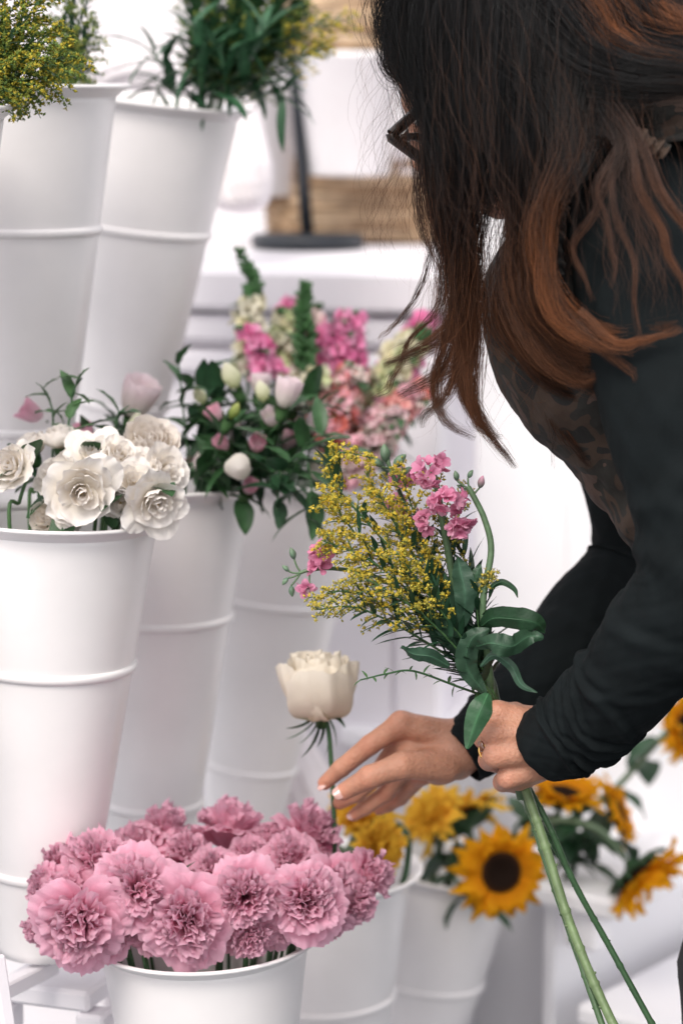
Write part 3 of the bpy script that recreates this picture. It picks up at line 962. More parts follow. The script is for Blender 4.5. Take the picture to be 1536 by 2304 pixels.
BG_ = 'bell flowers around the rose bucket'
bells = [
    ('bellpink', 'E', 72, 925, 2.52, 52, (-.6, .45, .3), 'deep pink bell flower at the far left behind the roses', 0, 1.0),
    ('bellpink', 'E', 190, 975, 2.50, 32, (-.2, .8, .4), 'small bright pink bell flower poking out between the white roses', 1, 1.0),
    ('bellwhite', 'E', 312, 893, 2.56, 58, (.35, .8, .3), 'large soft pale pink bell flower in front of the upper bucket', 0, 1.0),
    ('budcream', 'E', 308, 958, 2.52, 34, (.1, .9, .3), 'cream bud just above the roundest white rose', 0, 1.0),
    ('bellwhite', 'E', 645, 885, 2.50, 40, (.25, .9, .2), 'white bell flower with flared lip, highest on the right', 0, 1.1),
    ('budcream', 'E', 520, 848, 2.58, 38, (-.35, .85, .2), 'cream green bud left of the snapdragon spikes', 0, 1.0),
    ('budcream', 'E', 590, 882, 2.54, 30, (-.25, .9, .2), 'slim cream bud close to the white bell flower', 0, 1.0),
    ('budgreen', 'E', 527, 925, 2.50, 26, (.45, .85, .2), 'lime green pointed bud in the middle of the dark leaves', 0, 1.0),
    ('bellpink', 'E', 483, 930, 2.54, 26, (-.5, .75, .3), 'small pink bell flower left of the lime green bud', 1, 1.0),
    ('budwhite', 'E', 536, 1052, 2.46, 40, (.05, -.25, .9), 'round closed white bud hanging toward the viewer', 0, 0.9),
    ('bellwhite', 'E', 460, 1035, 2.56, 36, (-.15, -.8, .3), 'pale drooping bell flower left of the round white bud', 1, 1.2),
    ('bellwhite', 'E', 532, 978, 2.58, 30, (.1, .7, .5), 'faint pink bell flower behind the middle leaves', 0, 1.0),
    ('bellpink', 'E', 652, 990, 2.56, 30, (.45, .85, .2), 'long pale pink bell flower slanting to the upper right', 0, 1.5),
    ('bellpink', 'E', 562, 1095, 2.50, 24, (.3, .5, .6), 'little pink bell flower just above the bucket rim', 1, 1.0),
    ('budwhite', 'E', 728, 1050, 2.52, 42, (.4, .3, .8), 'white closed bud half hidden behind the goldenrod', 0, 0.9),
    ('bellwhite', 'E', 585, 862, 2.60, 30, (.1, .9, .1), 'pale bell flower behind the cream buds', 1, 1.0),
    ('bellwhite', 'E', 705, 955, 2.55, 30, (.5, .7, .4), 'pale bell flower at the right edge of the bunch by the salmon spikes', 0, 1.1),
    ('bellwhite', 'E', 610, 940, 2.52, 28, (-.2, .6, .7), 'pale bell flower just below the white flared one', 1, 1.0),
    ('budcream', 'E', 450, 890, 2.56, 26, (-.3, .9, .3), 'cream bud high at the left of the dark leaves', 0, 1.0),
    ('bellpink', 'E', 578, 1000, 2.50, 26, (.2, .5, .8), 'blush bell flower above the round white bud', 0, 1.1),
    ('bellpink', 'E', 500, 1000, 2.52, 24, (-.4, .5, .7), 'blush bell flower left above the round white bud', 1, 1.1),
    ('budwhite', 'E', 670, 905, 2.56, 26, (.4, .8, .3), 'small white bud right beside the white flared bell', 0, 0.9),
    ('bellpink', 'E', 432, 1040, 2.58, 22, (-.3, -.3, .7), 'tiny magenta flower at the left edge of the leaves', 1, 1.0),
]
for (kd, key, px, py, d, r, f, lab, va, sz) in bells:
    flower('bell_flower', key, kd, px, py, d, r, f, lab, 'flower', BG_, va, calyx=CALYXR, leaves=3, leafL=0.045, leafW=0.018, up=0.75, col=GR, stem_r=0.0017, sc_z=sz, lc=GR)
sp = [
    ('leafy stem with bent tip at the left of the pale bell flowers', [(420, 1000, 2.55), (410, 900, 2.55), (405, 840, 2.55), (400, 815, 2.55)], 9, .032, .018, GR),
    ('bushy dark sprig left of the lime bud', [(460, 1060, 2.56), (450, 960, 2.58), (455, 890, 2.6), (450, 850, 2.6)], 14, .042, .020, GRD),
    ('bushy dark sprig behind the lime bud', [(500, 1060, 2.6), (490, 960, 2.6), (480, 880, 2.6)], 14, .045, .022, GRD),
    ('bushy green sprig under the white bell flower', [(600, 1070, 2.52), (620, 980, 2.52), (640, 930, 2.52)], 14, .045, .020, GR),
    ('dark leafy sprig in the middle above the rim', [(540, 1090, 2.58), (560, 1000, 2.58), (570, 920, 2.6)], 16, .045, .020, GRD),
    ('leafy sprig low at the front of the bell flower bucket', [(440, 1090, 2.5), (450, 1070, 2.5), (480, 1050, 2.5)], 8, .04, .02, GR),
    ('leafy sprig curving over the right part of the rim', [(600, 1090, 2.5), (630, 1060, 2.46), (625, 1120, 2.46), (622, 1150, 2.46)], 9, .04, .022, GRD),
    ('long leaves bending down in front of the leaning bucket', [(620, 1060, 2.48), (680, 1020, 2.46), (700, 1090, 2.46), (695, 1170, 2.46)], 11, .046, .020, GR),
    ('broad leaves at the right of the bell flower bucket', [(640, 1080, 2.52), (690, 1000, 2.5), (730, 980, 2.5), (760, 1010, 2.5)], 9, .045, .018, GR),
    ('green sprig beside the white bell flower', [(680, 1040, 2.56), (690, 960, 2.56), (700, 900, 2.56)], 12, .04, .018, GR),
    ('dark sprig filling the bell flower bucket at the rim', [(480, 1090, 2.55), (520, 1075, 2.52), (600, 1075, 2.52)], 12, .045, .022, GRD),
]
for lab, pts, n, L, W, c in sp: foliage_sprig(lab, 'E', pts, n, L, W, c)


# ------------------------------------------------------------------ snapdragon spikes
def spike(label, key, pts, r0, cols, green_from=0.6, n=60, sz=0.016, name='snapdragon'):
    pts = PP(pts)
    e = inside(key, 0.5, rng.random() * 6, 0.03)
    t = thing(name, label, 'snapdragon', e, 'snapdragon spikes')
    stem_mesh(t, np.vstack([e, rim_pt(key, pts[0], 0.7), pts]), 0.003, 0.0012, GR, n=60)
    path = catmull(pts, 80)
    fl, gb = MB(), MB()
    for k in range(n):
        s = (k + rng.random()) / n
        i = min(int(s * 79), 78)
        tg = nrm(path[i + 1] - path[i]); a = k * 2.4
        X = nrm(np.cross(tg, (0.3, 1, 0.2))); Y = np.cross(tg, X)
        out = X * math.cos(a) + Y * math.sin(a)
        rr = r0 * (1 - 0.55 * s) * (0.55 + 0.75 * rng.random())
        if rng.random() < 0.18: continue
        c = path[i] + out * rr * 0.85 + tg * 0.004
        if s > green_from:
            f = (s - green_from) / (1 - green_from + 1e-6)
            blob(gb, c - out * rr * 0.3, (0.0048 * (1 - 0.6 * f), 0.0085 * (1 - 0.5 * f)), np.array((0.045, 0.12, 0.04)) * (0.8 + 0.5 * rng.random()), 6, nrm(out + tg * 0.8))
            if rng.random() < 0.4: leaf(gb, path[i], nrm(out + tg * 0.5), 0.014 * (1 - f * 0.6), 0.006, 0.5, c=GR, nS=5, nT=3)
        else:
            col = np.array(cols[int(rng.integers(len(cols)))]) * (0.85 + 0.3 * rng.random())
            q = np.array(Vector([float(v) for v in nrm(out + tg * 0.35)]).to_track_quat('Z', 'Y').to_matrix())
            tmp = MB()
            for m in range(5):
                petal(tmp, m * 1.2566 + rng.random(), (0.1, -0.6), (0.45, 0.4), (1.0, 0.35 + 0.3 * rng.random()), 0.55, 5, 5, rnd=0.3, ruf=0.25, rf=2.5, claw=0.3, rc=0.8, c0=col * 0.8, c1=col)
            S_ = sz * (1 - 0.4 * s) * (0.8 + 0.4 * rng.random()) * 0.62
            V = np.concatenate(tmp.V) * S_ @ q.T + c
            off = 0
            fl.add(V, np.concatenate(tmp.Q), None, np.concatenate(tmp.C))
            if rng.random() < 0.3: leaf(gb, path[i], nrm(out - tg * 0.2), 0.03, 0.01, 0.6, c=GR, nS=6, nT=3)
    if fl.n: fl.build('blossoms', 'petal', t)
    if gb.n: gb.build('green_tip', 'leaf', t)
    return t


CRM = [(0.88, 0.84, 0.62), (0.90, 0.87, 0.74), (0.68, 0.74, 0.45)]
PNK = [(0.90, 0.36, 0.60), (0.92, 0.50, 0.70), (0.85, 0.25, 0.50)]
SAL = [(0.88, 0.40, 0.40), (0.90, 0.55, 0.52), (0.78, 0.22, 0.18)]
LPK = [(0.92, 0.68, 0.72), (0.90, 0.56, 0.64), (0.90, 0.80, 0.75)]
sp = [
    ('cream snapdragon spike at the left with a bent green tip', [(560, 860, 2.8), (560, 720, 2.8), (570, 640, 2.8), (538, 560, 2.8)], .017, CRM, .48, 80),
    ('cream snapdragon second from the left beside a green spike', [(620, 860, 2.84), (630, 770, 2.84), (640, 700, 2.84)], .017, CRM, .9, 60),
    ('bright pink snapdragon low between the cream ones', [(600, 850, 2.76), (585, 790, 2.76), (548, 735, 2.76)], .015, PNK, .95, 50),
    ('tall all green snapdragon spike, pointed like a cone', [(690, 880, 2.76), (686, 780, 2.76), (682, 700, 2.76), (686, 640, 2.76)], .020, CRM, .12, 110),
    ('pink snapdragon just behind the green cone', [(665, 800, 2.88), (650, 720, 2.88), (655, 680, 2.88)], .016, PNK, .95, 40),
    ('wide magenta pink snapdragon right of the green cone', [(760, 860, 2.82), (775, 780, 2.82), (790, 710, 2.82)], .027, PNK, .97, 110),
    ('pink snapdragon behind the magenta one', [(730, 860, 2.88), (728, 790, 2.88), (735, 740, 2.88)], .018, PNK, .97, 50),
    ('salmon snapdragon in the centre of the bucket', [(720, 1000, 2.78), (760, 920, 2.78), (800, 830, 2.78)], .027, SAL + LPK, .97, 120),
    ('cream and green snapdragon leaning to the right', [(800, 960, 2.84), (860, 860, 2.84), (920, 780, 2.84), (960, 740, 2.84)], .024, CRM, .75, 120),
    ('pink snapdragon touching the hanging hair', [(880, 860, 2.9), (930, 770, 2.9), (965, 715, 2.9)], .020, PNK, .97, 70),
    ('pale salmon snapdragon leaning far right', [(830, 990, 2.8), (890, 930, 2.8), (960, 870, 2.8)], .024, LPK + SAL, .96, 110),
    ('dark red snapdragon low at the right', [(740, 1050, 2.8), (800, 1010, 2.8), (880, 970, 2.8)], .026, SAL, .96, 110),
    ('pale pink snapdragon with cream lower flowers', [(700, 980, 2.84), (715, 900, 2.84), (720, 840, 2.84)], .018, LPK, .9, 60),
    ('pink snapdragon between the salmon one and the hanging hair', [(830, 960, 2.86), (880, 880, 2.86), (930, 810, 2.86)], .022, PNK + LPK, .97, 90),
    ('soft pink snapdragon low in front at the right side', [(760, 1060, 2.76), (830, 1010, 2.76), (900, 930, 2.76)], .022, LPK, .97, 90),
    ('soft pink snapdragon rising behind the tall green cone', [(700, 880, 2.92), (705, 780, 2.92), (715, 690, 2.92)], .016, LPK, .95, 60),
    ('cream snapdragon at the right below the magenta one', [(800, 1020, 2.88), (850, 940, 2.88), (900, 880, 2.88)], .022, CRM, .92, 90),
]
for lab, pts, r, cols, gf, n in sp: spike(lab, 'F', pts, r * 1.05, cols, gf, int(n * 1.35), sz=0.018)
for lab, pts in (('dark leaves among the snapdragon stems at the left', [(650, 1000, 2.86), (660, 900, 2.86), (670, 840, 2.86)]), ('dark leaves among the snapdragon stems in the centre', [(760, 1060, 2.88), (780, 980, 2.88), (800, 900, 2.88)]),
                 ('dark leaves among the snapdragon stems at the right', [(830, 1060, 2.88), (850, 1000, 2.88), (870, 940, 2.88)])):
    foliage_sprig(lab, 'F', pts, 22, .05, .016, GRD)


# ------------------------------------------------------------------ goldenrod
def star_floret(mb, c, ax, s, col, openf=True):
    q = np.array(Vector([float(v) for v in ax]).to_track_quat('Z', 'Y').to_matrix())
    if openf:
        n = 6
        th = np.arange(n) * 2 * np.pi / n + rng.random() * 6
        V = [(0, 0, -0.9), (0, 0, 0.15)]
        for a in th: V += [(math.cos(a), math.sin(a), 0.35 + 0.3 * rng.random()), (0.42 * math.cos(a + .52), 0.42 * math.sin(a + .52), 0.0)]
        T = []
        for k in range(n):
            a, b, p = 2 + 2 * k, 3 + 2 * k, 3 + 2 * ((k - 1) % n)
            T += [(1, p, a), (1, a, b), (0, b, p)]
        V = np.array(V) * s
        C = np.tile(np.array(col), (len(V), 1)); C[0] = (0.13, 0.17, 0.03); C[1] = np.array(col) * (0.8, 0.62, 0.5)
        mb.add(c + V @ q.T, None, T, C)
    else:
        V = np.array([(0, 0, -1.1), (.5, 0, 0), (0, .5, 0), (-.5, 0, 0), (0, -.5, 0), (0, 0, 0.9)]) * s
        T = [(0, 2, 1), (0, 3, 2), (0, 4, 3), (0, 1, 4), (5, 1, 2), (5, 2, 3), (5, 3, 4), (5, 4, 1)]
        C = np.tile(np.array(col), (6, 1)); C[0] = (0.10, 0.16, 0.04)
        mb.add(c + V @ q.T, None, T, C)


YEL = [(0.68, 0.54, 0.06), (0.76, 0.63, 0.10), (0.62, 0.45, 0.04), (0.46, 0.44, 0.08)]
OLV = [(0.48, 0.42, 0.08), (0.38, 0.34, 0.08), (0.60, 0.48, 0.10)]
def goldenrod(label, pts, s0=0.5, nb=16, bl=0.045, dens=16, cols=YEL, openp=0.8, size=0.0022, key=None, group='goldenrod stems', leaves=14, lL=0.03, lW=0.005, r=0.0016, droopdir=None, rev=(0, 0, -1), depth=1.0, lc=GR, lrange=(0.15, 0.9), name='goldenrod', start=None):
    pts = PP(pts)
    if key:
        e = inside(key, 0.6, rng.random() * 6, 0.03); full = np.vstack([e, rim_pt(key, pts[0], 0.8), pts])
    elif start is not None:
        full = np.vstack([start, pts]); e = full[0]
    else:
        full = pts; e = pts[0]
    t = thing(name, label, 'goldenrod', e, group)
    stem_mesh(t, full, r, r * 0.35, GR2, n=70)
    path = catmull(pts, 90)
    fl, br, lf = MB(), MB(), MB()
    for k in range(nb):
        s = s0 + (1 - s0) * (k + 0.5) / nb
        i = min(int(s * 89), 87)
        tg = nrm(path[i + 1] - path[i]); a = k * 2.4 + rng.normal() * 0.4
        X = nrm(np.cross(tg, (0.1, 1, 0.1))); Y = np.cross(tg, X)
        out = X * math.cos(a) + Y * math.sin(a) * depth
        L = bl * (1 - 0.55 * (s - s0) / (1 - s0)) * (0.75 + 0.5 * rng.random())
        d1 = nrm(tg * 0.9 + out * 0.9)
        end = path[i] + d1 * L
        gr = np.asarray(rev, float)
        path2 = bez(path[i], path[i] + d1 * L * 0.7, end + gr * L * 0.28, 10)
        tube(br, path2, np.linspace(r * 0.35, r * 0.18, 10), 4, GR2)
        m = int(dens * (0.6 + 0.4 * L / bl) * (0.8 + 0.4 * rng.random()))
        for j in range(m):
            f = 0.15 + 0.85 * (j + rng.random()) / m
            c = path2[0] + 0; ii = min(int(f * 9), 8)
            c = path2[ii] + (path2[ii + 1] - path2[ii]) * (f * 9 - ii)
            o = nrm(rng.normal(size=3) + np.array([0, 0, 0.6]))
            c = c + o * size * (0.8 + 1.3 * rng.random())
            star_floret(fl, c, o, size * (0.7 + 0.5 * rng.random()), np.array(cols[int(rng.integers(len(cols)))]) * (0.85 + 0.3 * rng.random()), rng.random() < openp)
    for k in range(leaves):
        s = lrange[0] + (lrange[1] - lrange[0]) * (k + rng.random()) / leaves
        i = min(int(s * 89), 87)
        tg = nrm(path[i + 1] - path[i]); a = k * 2.4
        X = nrm(np.cross(tg, (0.1, 1, 0.1))); Y = np.cross(tg, X)
        dr = nrm(tg * 1.1 + X * math.cos(a) + Y * math.sin(a) * 0.7)
        leaf(lf, path[i], dr, lL * (1.2 - 0.6 * s) * (0.6 + 0.6 * rng.random()), lW * (1.2 - 0.5 * s), 0.9 * rng.random() - 0.1, c=lc, nS=8, nT=3, wave=0.05)
    fl.build('blossoms', 'floret', t); br.build('branchlets', 'stem', t)
    if leaves: lf.build('foliage', 'leaf', t)
    return t


# upper left bucket A: dense yellow green heads, bucket B and C greens
GYL = [(0.44, 0.38, 0.05), (0.50, 0.42, 0.05), (0.24, 0.29, 0.05), (0.15, 0.22, 0.04), (0.13, 0.20, 0.05)]
k = 0
labA = ['goldenrod at the upper left leaning right over bucket rims', 'goldenrod at the upper left picture corner', 'goldenrod plume low at the left edge', 'goldenrod plume reaching farthest right above the white rim', 'goldenrod plume standing straight at the left', 'goldenrod plume behind the left corner one',
        'goldenrod plume bending to the right at middle height', 'goldenrod plume low over the rim at the left']
tipsA = [(110, -30), (20, -60), (-40, 60), (160, 120), (60, -40), (90, 50), (130, 60), (110, 190)]
for (tx, ty), lab in zip(tipsA, labA):
    d = 2.2 + 0.06 * rng.random()
    goldenrod(lab, [(-120 + tx * 0.3, 232, d), (-60 + tx * 0.5, 200 + (ty - 200) * 0.3, d), (tx, ty, d)], 0.05, 34, 0.045, 34, GYL, 0.55, 0.0025, 'A', 'goldenrod plumes in the upper left bucket', leaves=16, lc=GR)
GRN = [(0.12, 0.19, 0.05), (0.19, 0.26, 0.06), (0.32, 0.34, 0.07)]
for (tx, ty), lab in zip([(190, -10), (140, 20), (215, 60), (170, -60)], ['dull green goldenrod above the second upper bucket', 'dull green goldenrod close behind the yellow plumes', 'dull green goldenrod with the tip pointing right at the cloth', 'dull green goldenrod rising out of the top edge']):
    goldenrod(lab, [(70 + tx * 0.2, 190, 2.5), (100 + tx * 0.3, 150, 2.5), (tx, ty, 2.5)], 0.02, 30, 0.045, 22, GRN, 0.2, 0.0022, 'B', 'green goldenrod in the second upper bucket', leaves=30, lL=.035, lW=.006, lc=GRD)
for (tx, ty), lab in zip([(425, -60), (480, -100), (545, -100), (610, -90), (670, -60), (700, 20), (580, -40), (650, 70)],
                         ['dark green bushy stem at the left of the leaning bucket', 'dark green bushy stem second from the left over the leaning bucket', 'dark green bushy stem in the centre of the leaning bucket', 'dark green bushy stem right of centre over the leaning bucket',
                          'dark green bushy stem reaching toward the dark hair', 'dark green bushy stem whose yellow tip meets the upper basket', 'dark green bushy stem in the very middle, shorter', 'dark green bushy stem low at the right of the bunch']):
    goldenrod(lab, [(360 + tx * 0.2, 222, 2.78), (250 + tx * 0.48, 130, 2.76), (tx, ty, 2.74 + 0.08 * rng.random())], 0.02, 40, 0.055, 18, GRN, 0.3, 0.0027, 'C', 'dark green bushy stems in the leaning bucket', leaves=130, lL=.050, lW=.0085, lc=(0.032, 0.085, 0.035))
goldenrod('yellow tipped stem hanging to the right across the upper basket', [(600, 120, 2.74), (690, 70, 2.72), (790, 40, 2.72)], 0.2, 16, 0.03, 20, YEL, 0.5, 0.0024, 'C', 'yellow tipped stems in the leaning bucket', leaves=20, lc=GR2)
goldenrod('yellow tipped stem lying lower against the white planter', [(600, 160, 2.74), (680, 130, 2.72), (740, 105, 2.72)], 0.2, 14, 0.03, 18, YEL, 0.5, 0.0024, 'C', 'yellow tipped stems in the leaning bucket', leaves=20, lc=GR2)
for lab, pts, n in (('drooping dark leafy sprig at the left of the leaning bucket', [(400, 225, 2.74), (380, 160, 2.72), (345, 120, 2.72), (320, 100, 2.72)], 12), ('dark leafy sprig hanging over the left part of the rim', [(400, 225, 2.74), (370, 190, 2.72), (350, 200, 2.72)], 8),
                    ('dark leafy sprig hanging right toward the black pole', [(560, 230, 2.72), (590, 180, 2.7), (630, 190, 2.7), (640, 230, 2.7)], 10), ('dark leafy sprig upright in the middle of the bunch', [(450, 225, 2.72), (450, 150, 2.7), (430, 60, 2.7)], 16),
                    ('dark leafy sprig upright at the right of the bunch', [(540, 228, 2.72), (560, 150, 2.7), (600, 60, 2.7)], 16), ('dark leafy sprig at the front of the bunch over the rim', [(500, 228, 2.72), (505, 170, 2.7), (480, 100, 2.7)], 16)):
    foliage_sprig(lab, 'C', pts, int(n * 1.4), .055, .011, (0.03, 0.088, 0.042))


# ------------------------------------------------------------------ sunflowers
def sunflower_parts(t, c, f, R, ray=YEL, disc=True, spin=0.0, drop=0.2, pale=False):
    col = np.array((0.86, 0.44, 0.012)) if not pale else np.array((0.92, 0.60, 0.07))
    mb = MB()
    for ring, (n, lz) in enumerate(((18, 0.0), (17, 0.05), (12, 0.08))):
        for k in range(n):
            L = 1.0 * (0.86 + 0.22 * rng.random()) * (1 - 0.14 * ring)
            tz = lz + (-drop + 0.45 * rng.random() + 0.10 * ring)
            cc = col * (0.9 + 0.2 * rng.random())
            petal(mb, (k + 0.5 * ring) * 2 * np.pi / n + rng.normal() * 0.08, (0.36, 0.03 + lz), (0.68, 0.22 + lz), (L, tz), 0.17, 8, 5, rnd=0.1, ruf=0.10, rf=1.6, claw=0.6, rc=0.2, c0=cc * (0.85, 0.6, 0.5), c1=cc, tipw=0.15)
    if not disc:
        for k in range(34):
            q = k / 34
            petal(mb, k * 2.39996, (0.05, 0), (0.2 + 0.3 * (1 - q), 0.2), (0.75 * (1 - q) + 0.1, 0.25 + 0.3 * q), 0.16, 7, 7, rnd=0.3, ruf=0.12, rf=2.4, claw=0.5, rc=0.3, c0=col * (0.95, 0.8, 0.6), c1=col)
    me = mb.data('rays', 'petal'); inst('petals', me, t, c, f, spin, R)
    mb = MB()
    if disc:
        lathe(mb, [(0.001, 0.10), (0.12, 0.105), (0.22, 0.13), (0.32, 0.13), (0.40, 0.08), (0.42, 0.0), (0.38, -0.06), (0.001, -0.08)], 40, (0.022, 0.010, 0.006))
        for k in range(420):
            r_ = 0.42 * math.sqrt(k / 420); a = k * 2.39996
            z_ = np.interp(r_, [0, .12, .22, .32, .40, .42], [.10, .105, .13, .13, .08, .03])
            cc = (0.025, 0.011, 0.005) if r_ < .27 else (0.12, 0.045, 0.008)
            blob(mb, (r_ * math.cos(a), r_ * math.sin(a), z_ + 0.01), (0.012, 0.026), np.array(cc) * (.7 + .6 * rng.random()), 4)
        me = mb.data('disc', 'floret'); inst('disc', me, t, c, f, spin, R * 1.12)
    mb = MB()
    for k in range(22):
        petal(mb, k * 2.39996, (0.10, -0.12), (0.45, -0.20), (0.62 + 0.3 * rng.random(), 0.0 + 0.12 * rng.random()), 0.15, 6, 5, rnd=0.2, ruf=0.05, claw=0.7, rc=0.3, c0=GR, c1=np.array(GR) * 1.2, tipw=0.1)
    lathe(mb, [(0.06, -0.30), (0.12, -0.20), (0.30, -0.12), (0.42, 0.0)], 24, GR)
    me = mb.data('sepals', 'leaf'); inst('sepals', me, t, c, f, spin, R)


SG = 'sunflowers in the shaded bucket'
def sunflower(label, px, py, d, rpx, face, via, disc=True, key='I', drop=0.2, pale=False, big_leaves=2, group=SG, name='sunflower', lp=None):
    f = D(*face); c = P(px, py, d); R = rpx * d / FPX
    e = inside(key, 0.4, rng.random() * 6, 0.03)
    t = thing(name, label, 'sunflower', e, group)
    sunflower_parts(t, c, f, R, disc=disc, spin=rng.random() * 6, drop=drop, pale=pale)
    pts = [e, rim_pt(key, P(*via[0]), 0.7)] + [P(*v) for v in via] + [c - f * R * 0.35]
    path = stem_mesh(t, pts, 0.0050, 0.0042, (0.10, 0.15, 0.085), n=50)
    for k in range(big_leaves):
        i = int(50 * (0.62 + 0.14 * k)); a = rng.random() * 6
        mb = MB(); leaf(mb, path[i], D(math.cos(a), -0.3, math.sin(a)), 0.06, 0.036, 1.1, wave=0.08, c=GRD, nS=12, nT=7)
        mb.build('leaf', 'leaf', t)
    return t


sunflower('sunflower facing the viewer with dark brown disc, in front of the shaded bucket', 1122, 1960, 2.86, 120, (.28, -.05, .95), [(1020, 1930, 2.96), (1040, 1925, 2.94)])
sunflower('sunflower seen from its back edge just left of the face on sunflower', 1040, 1848, 2.93, 118, (-.25, .45, -.2), [(1020, 1940, 3.0), (1050, 1900, 2.98)], drop=0.35, pale=True)
sunflower('sunflower in side view directly under the fist', 1265, 1795, 2.98, 100, (.15, .9, .25), [(1080, 1930, 3.0), (1200, 1880, 3.0)], drop=0.1)
sunflower('sunflower in side view at the right behind the curved stem', 1385, 1830, 3.02, 88, (.85, .35, .2), [(1080, 1930, 3.02), (1250, 1870, 3.02)], drop=0.3)
sunflower('drooping sunflower with its face down at the lower right', 1432, 1962, 2.95, 118, (.62, -.70, .25), [(1120, 1930, 2.98), (1230, 1850, 2.96), (1330, 1860, 2.95), (1385, 1905, 2.95)], drop=0.0)
sunflower('sunflower cut off by the right picture edge below the sleeve', 1530, 1640, 3.10, 88, (.75, .1, .6), [(1120, 1930, 3.05), (1350, 1800, 3.1), (1450, 1700, 3.1)], drop=0.2, big_leaves=3)
YG = 'yellow flowers behind the carnations'
sunflower('yellow petalled flower behind the reaching fingers', 812, 1835, 2.74, 84, (.1, .6, .6), [(760, 1950, 2.74), (790, 1900, 2.74)], False, 'H', 0.1, True, 0, YG, 'yellow_flower')
sunflower('yellow flower hanging over the bucket rim right of the carnations', 850, 1905, 2.70, 82, (.55, .0, .8), [(780, 1950, 2.72), (810, 1890, 2.72)], False, 'H', 0.25, True, 0, YG, 'yellow_flower')
sunflower('ragged yellow flower right of the reaching hand', 975, 1838, 2.88, 86, (-.45, .55, .5), [(980, 1940, 3.0), (990, 1900, 2.95)], False, 'I', 0.2, True, 1, YG, 'yellow_flower')
t = thing('looped_stem', 'dark green flower stem bent into a loop right of the yellow flowers', 'stem', P(905, 1990, 2.72))
stem_mesh(t, PP([(905, 1990, 2.72), (915, 1950, 2.72), (918, 1890, 2.72), (898, 1858, 2.72), (862, 1858, 2.72)]), 0.004, 0.0035, GRD, n=40)
for lab, pts in (('dark leaves behind the face on sunflower', [(1010, 1950, 2.92), (1030, 1990, 2.9), (1070, 2040, 2.9)]), ('dark leaves under the fist beside the bouquet stems', [(1160, 1860, 3.0), (1200, 1830, 3.0), (1230, 1800, 3.0)]),
                 ('grey green leaves along the curved sunflower stem', [(1200, 1880, 3.0), (1290, 1870, 3.0), (1350, 1900, 3.0)]), ('dark leaves below the curved sunflower stem', [(1240, 1960, 3.0), (1270, 1930, 3.0), (1340, 1950, 3.0)])):
    foliage_sprig(lab, 'I', pts, 7, .055, .026, (0.04, 0.08, 0.045), r=0.003)


# ------------------------------------------------------------------ held rose
hp = [P(752, 2010, 2.42), P(752, 1860, 2.42), P(745, 1720, 2.42), P(738, 1640, 2.42)]
t = thing('cream_rose', 'single blurred cream rose with reflexed sepals held upright by the reaching fingers', 'rose', hp[0])
f = D(-0.04, .98, .12); c = P(722, 1598, 2.42); R = 88 * 2.42 / FPX
tall = rose(1.05, (0.95, 0.88, 0.77), 20, True)
inst('bloom', tall.data('bloom', 'petal_white'), t, c, f, 1.0, (R * 1.0, R * 1.0, R * 1.75))
inst('calyx', CALYXR, t, c - f * 0.002, f, 0, 1.4)
stem_mesh(t, hp + [c], 0.0024, 0.0024, GR, n=40)
for k, (dx, dy, L) in enumerate(((-.75, -.65, .032), (-.3, -.95, .035), (.15, -1, .03), (.6, -.8, .035), (.8, -.3, .025), (-.55, -.8, .04), (-.15, -1, .042), (.35, -.95, .04))):
    mb = MB(); leaf(mb, c, D(dx, dy, .3 * (-1) ** k), L * 1.25, .0125, 0.7, up=D(-dy, dx, .2), c=GR, nS=8, nT=5); mb.build('sepal', 'leaf', t)

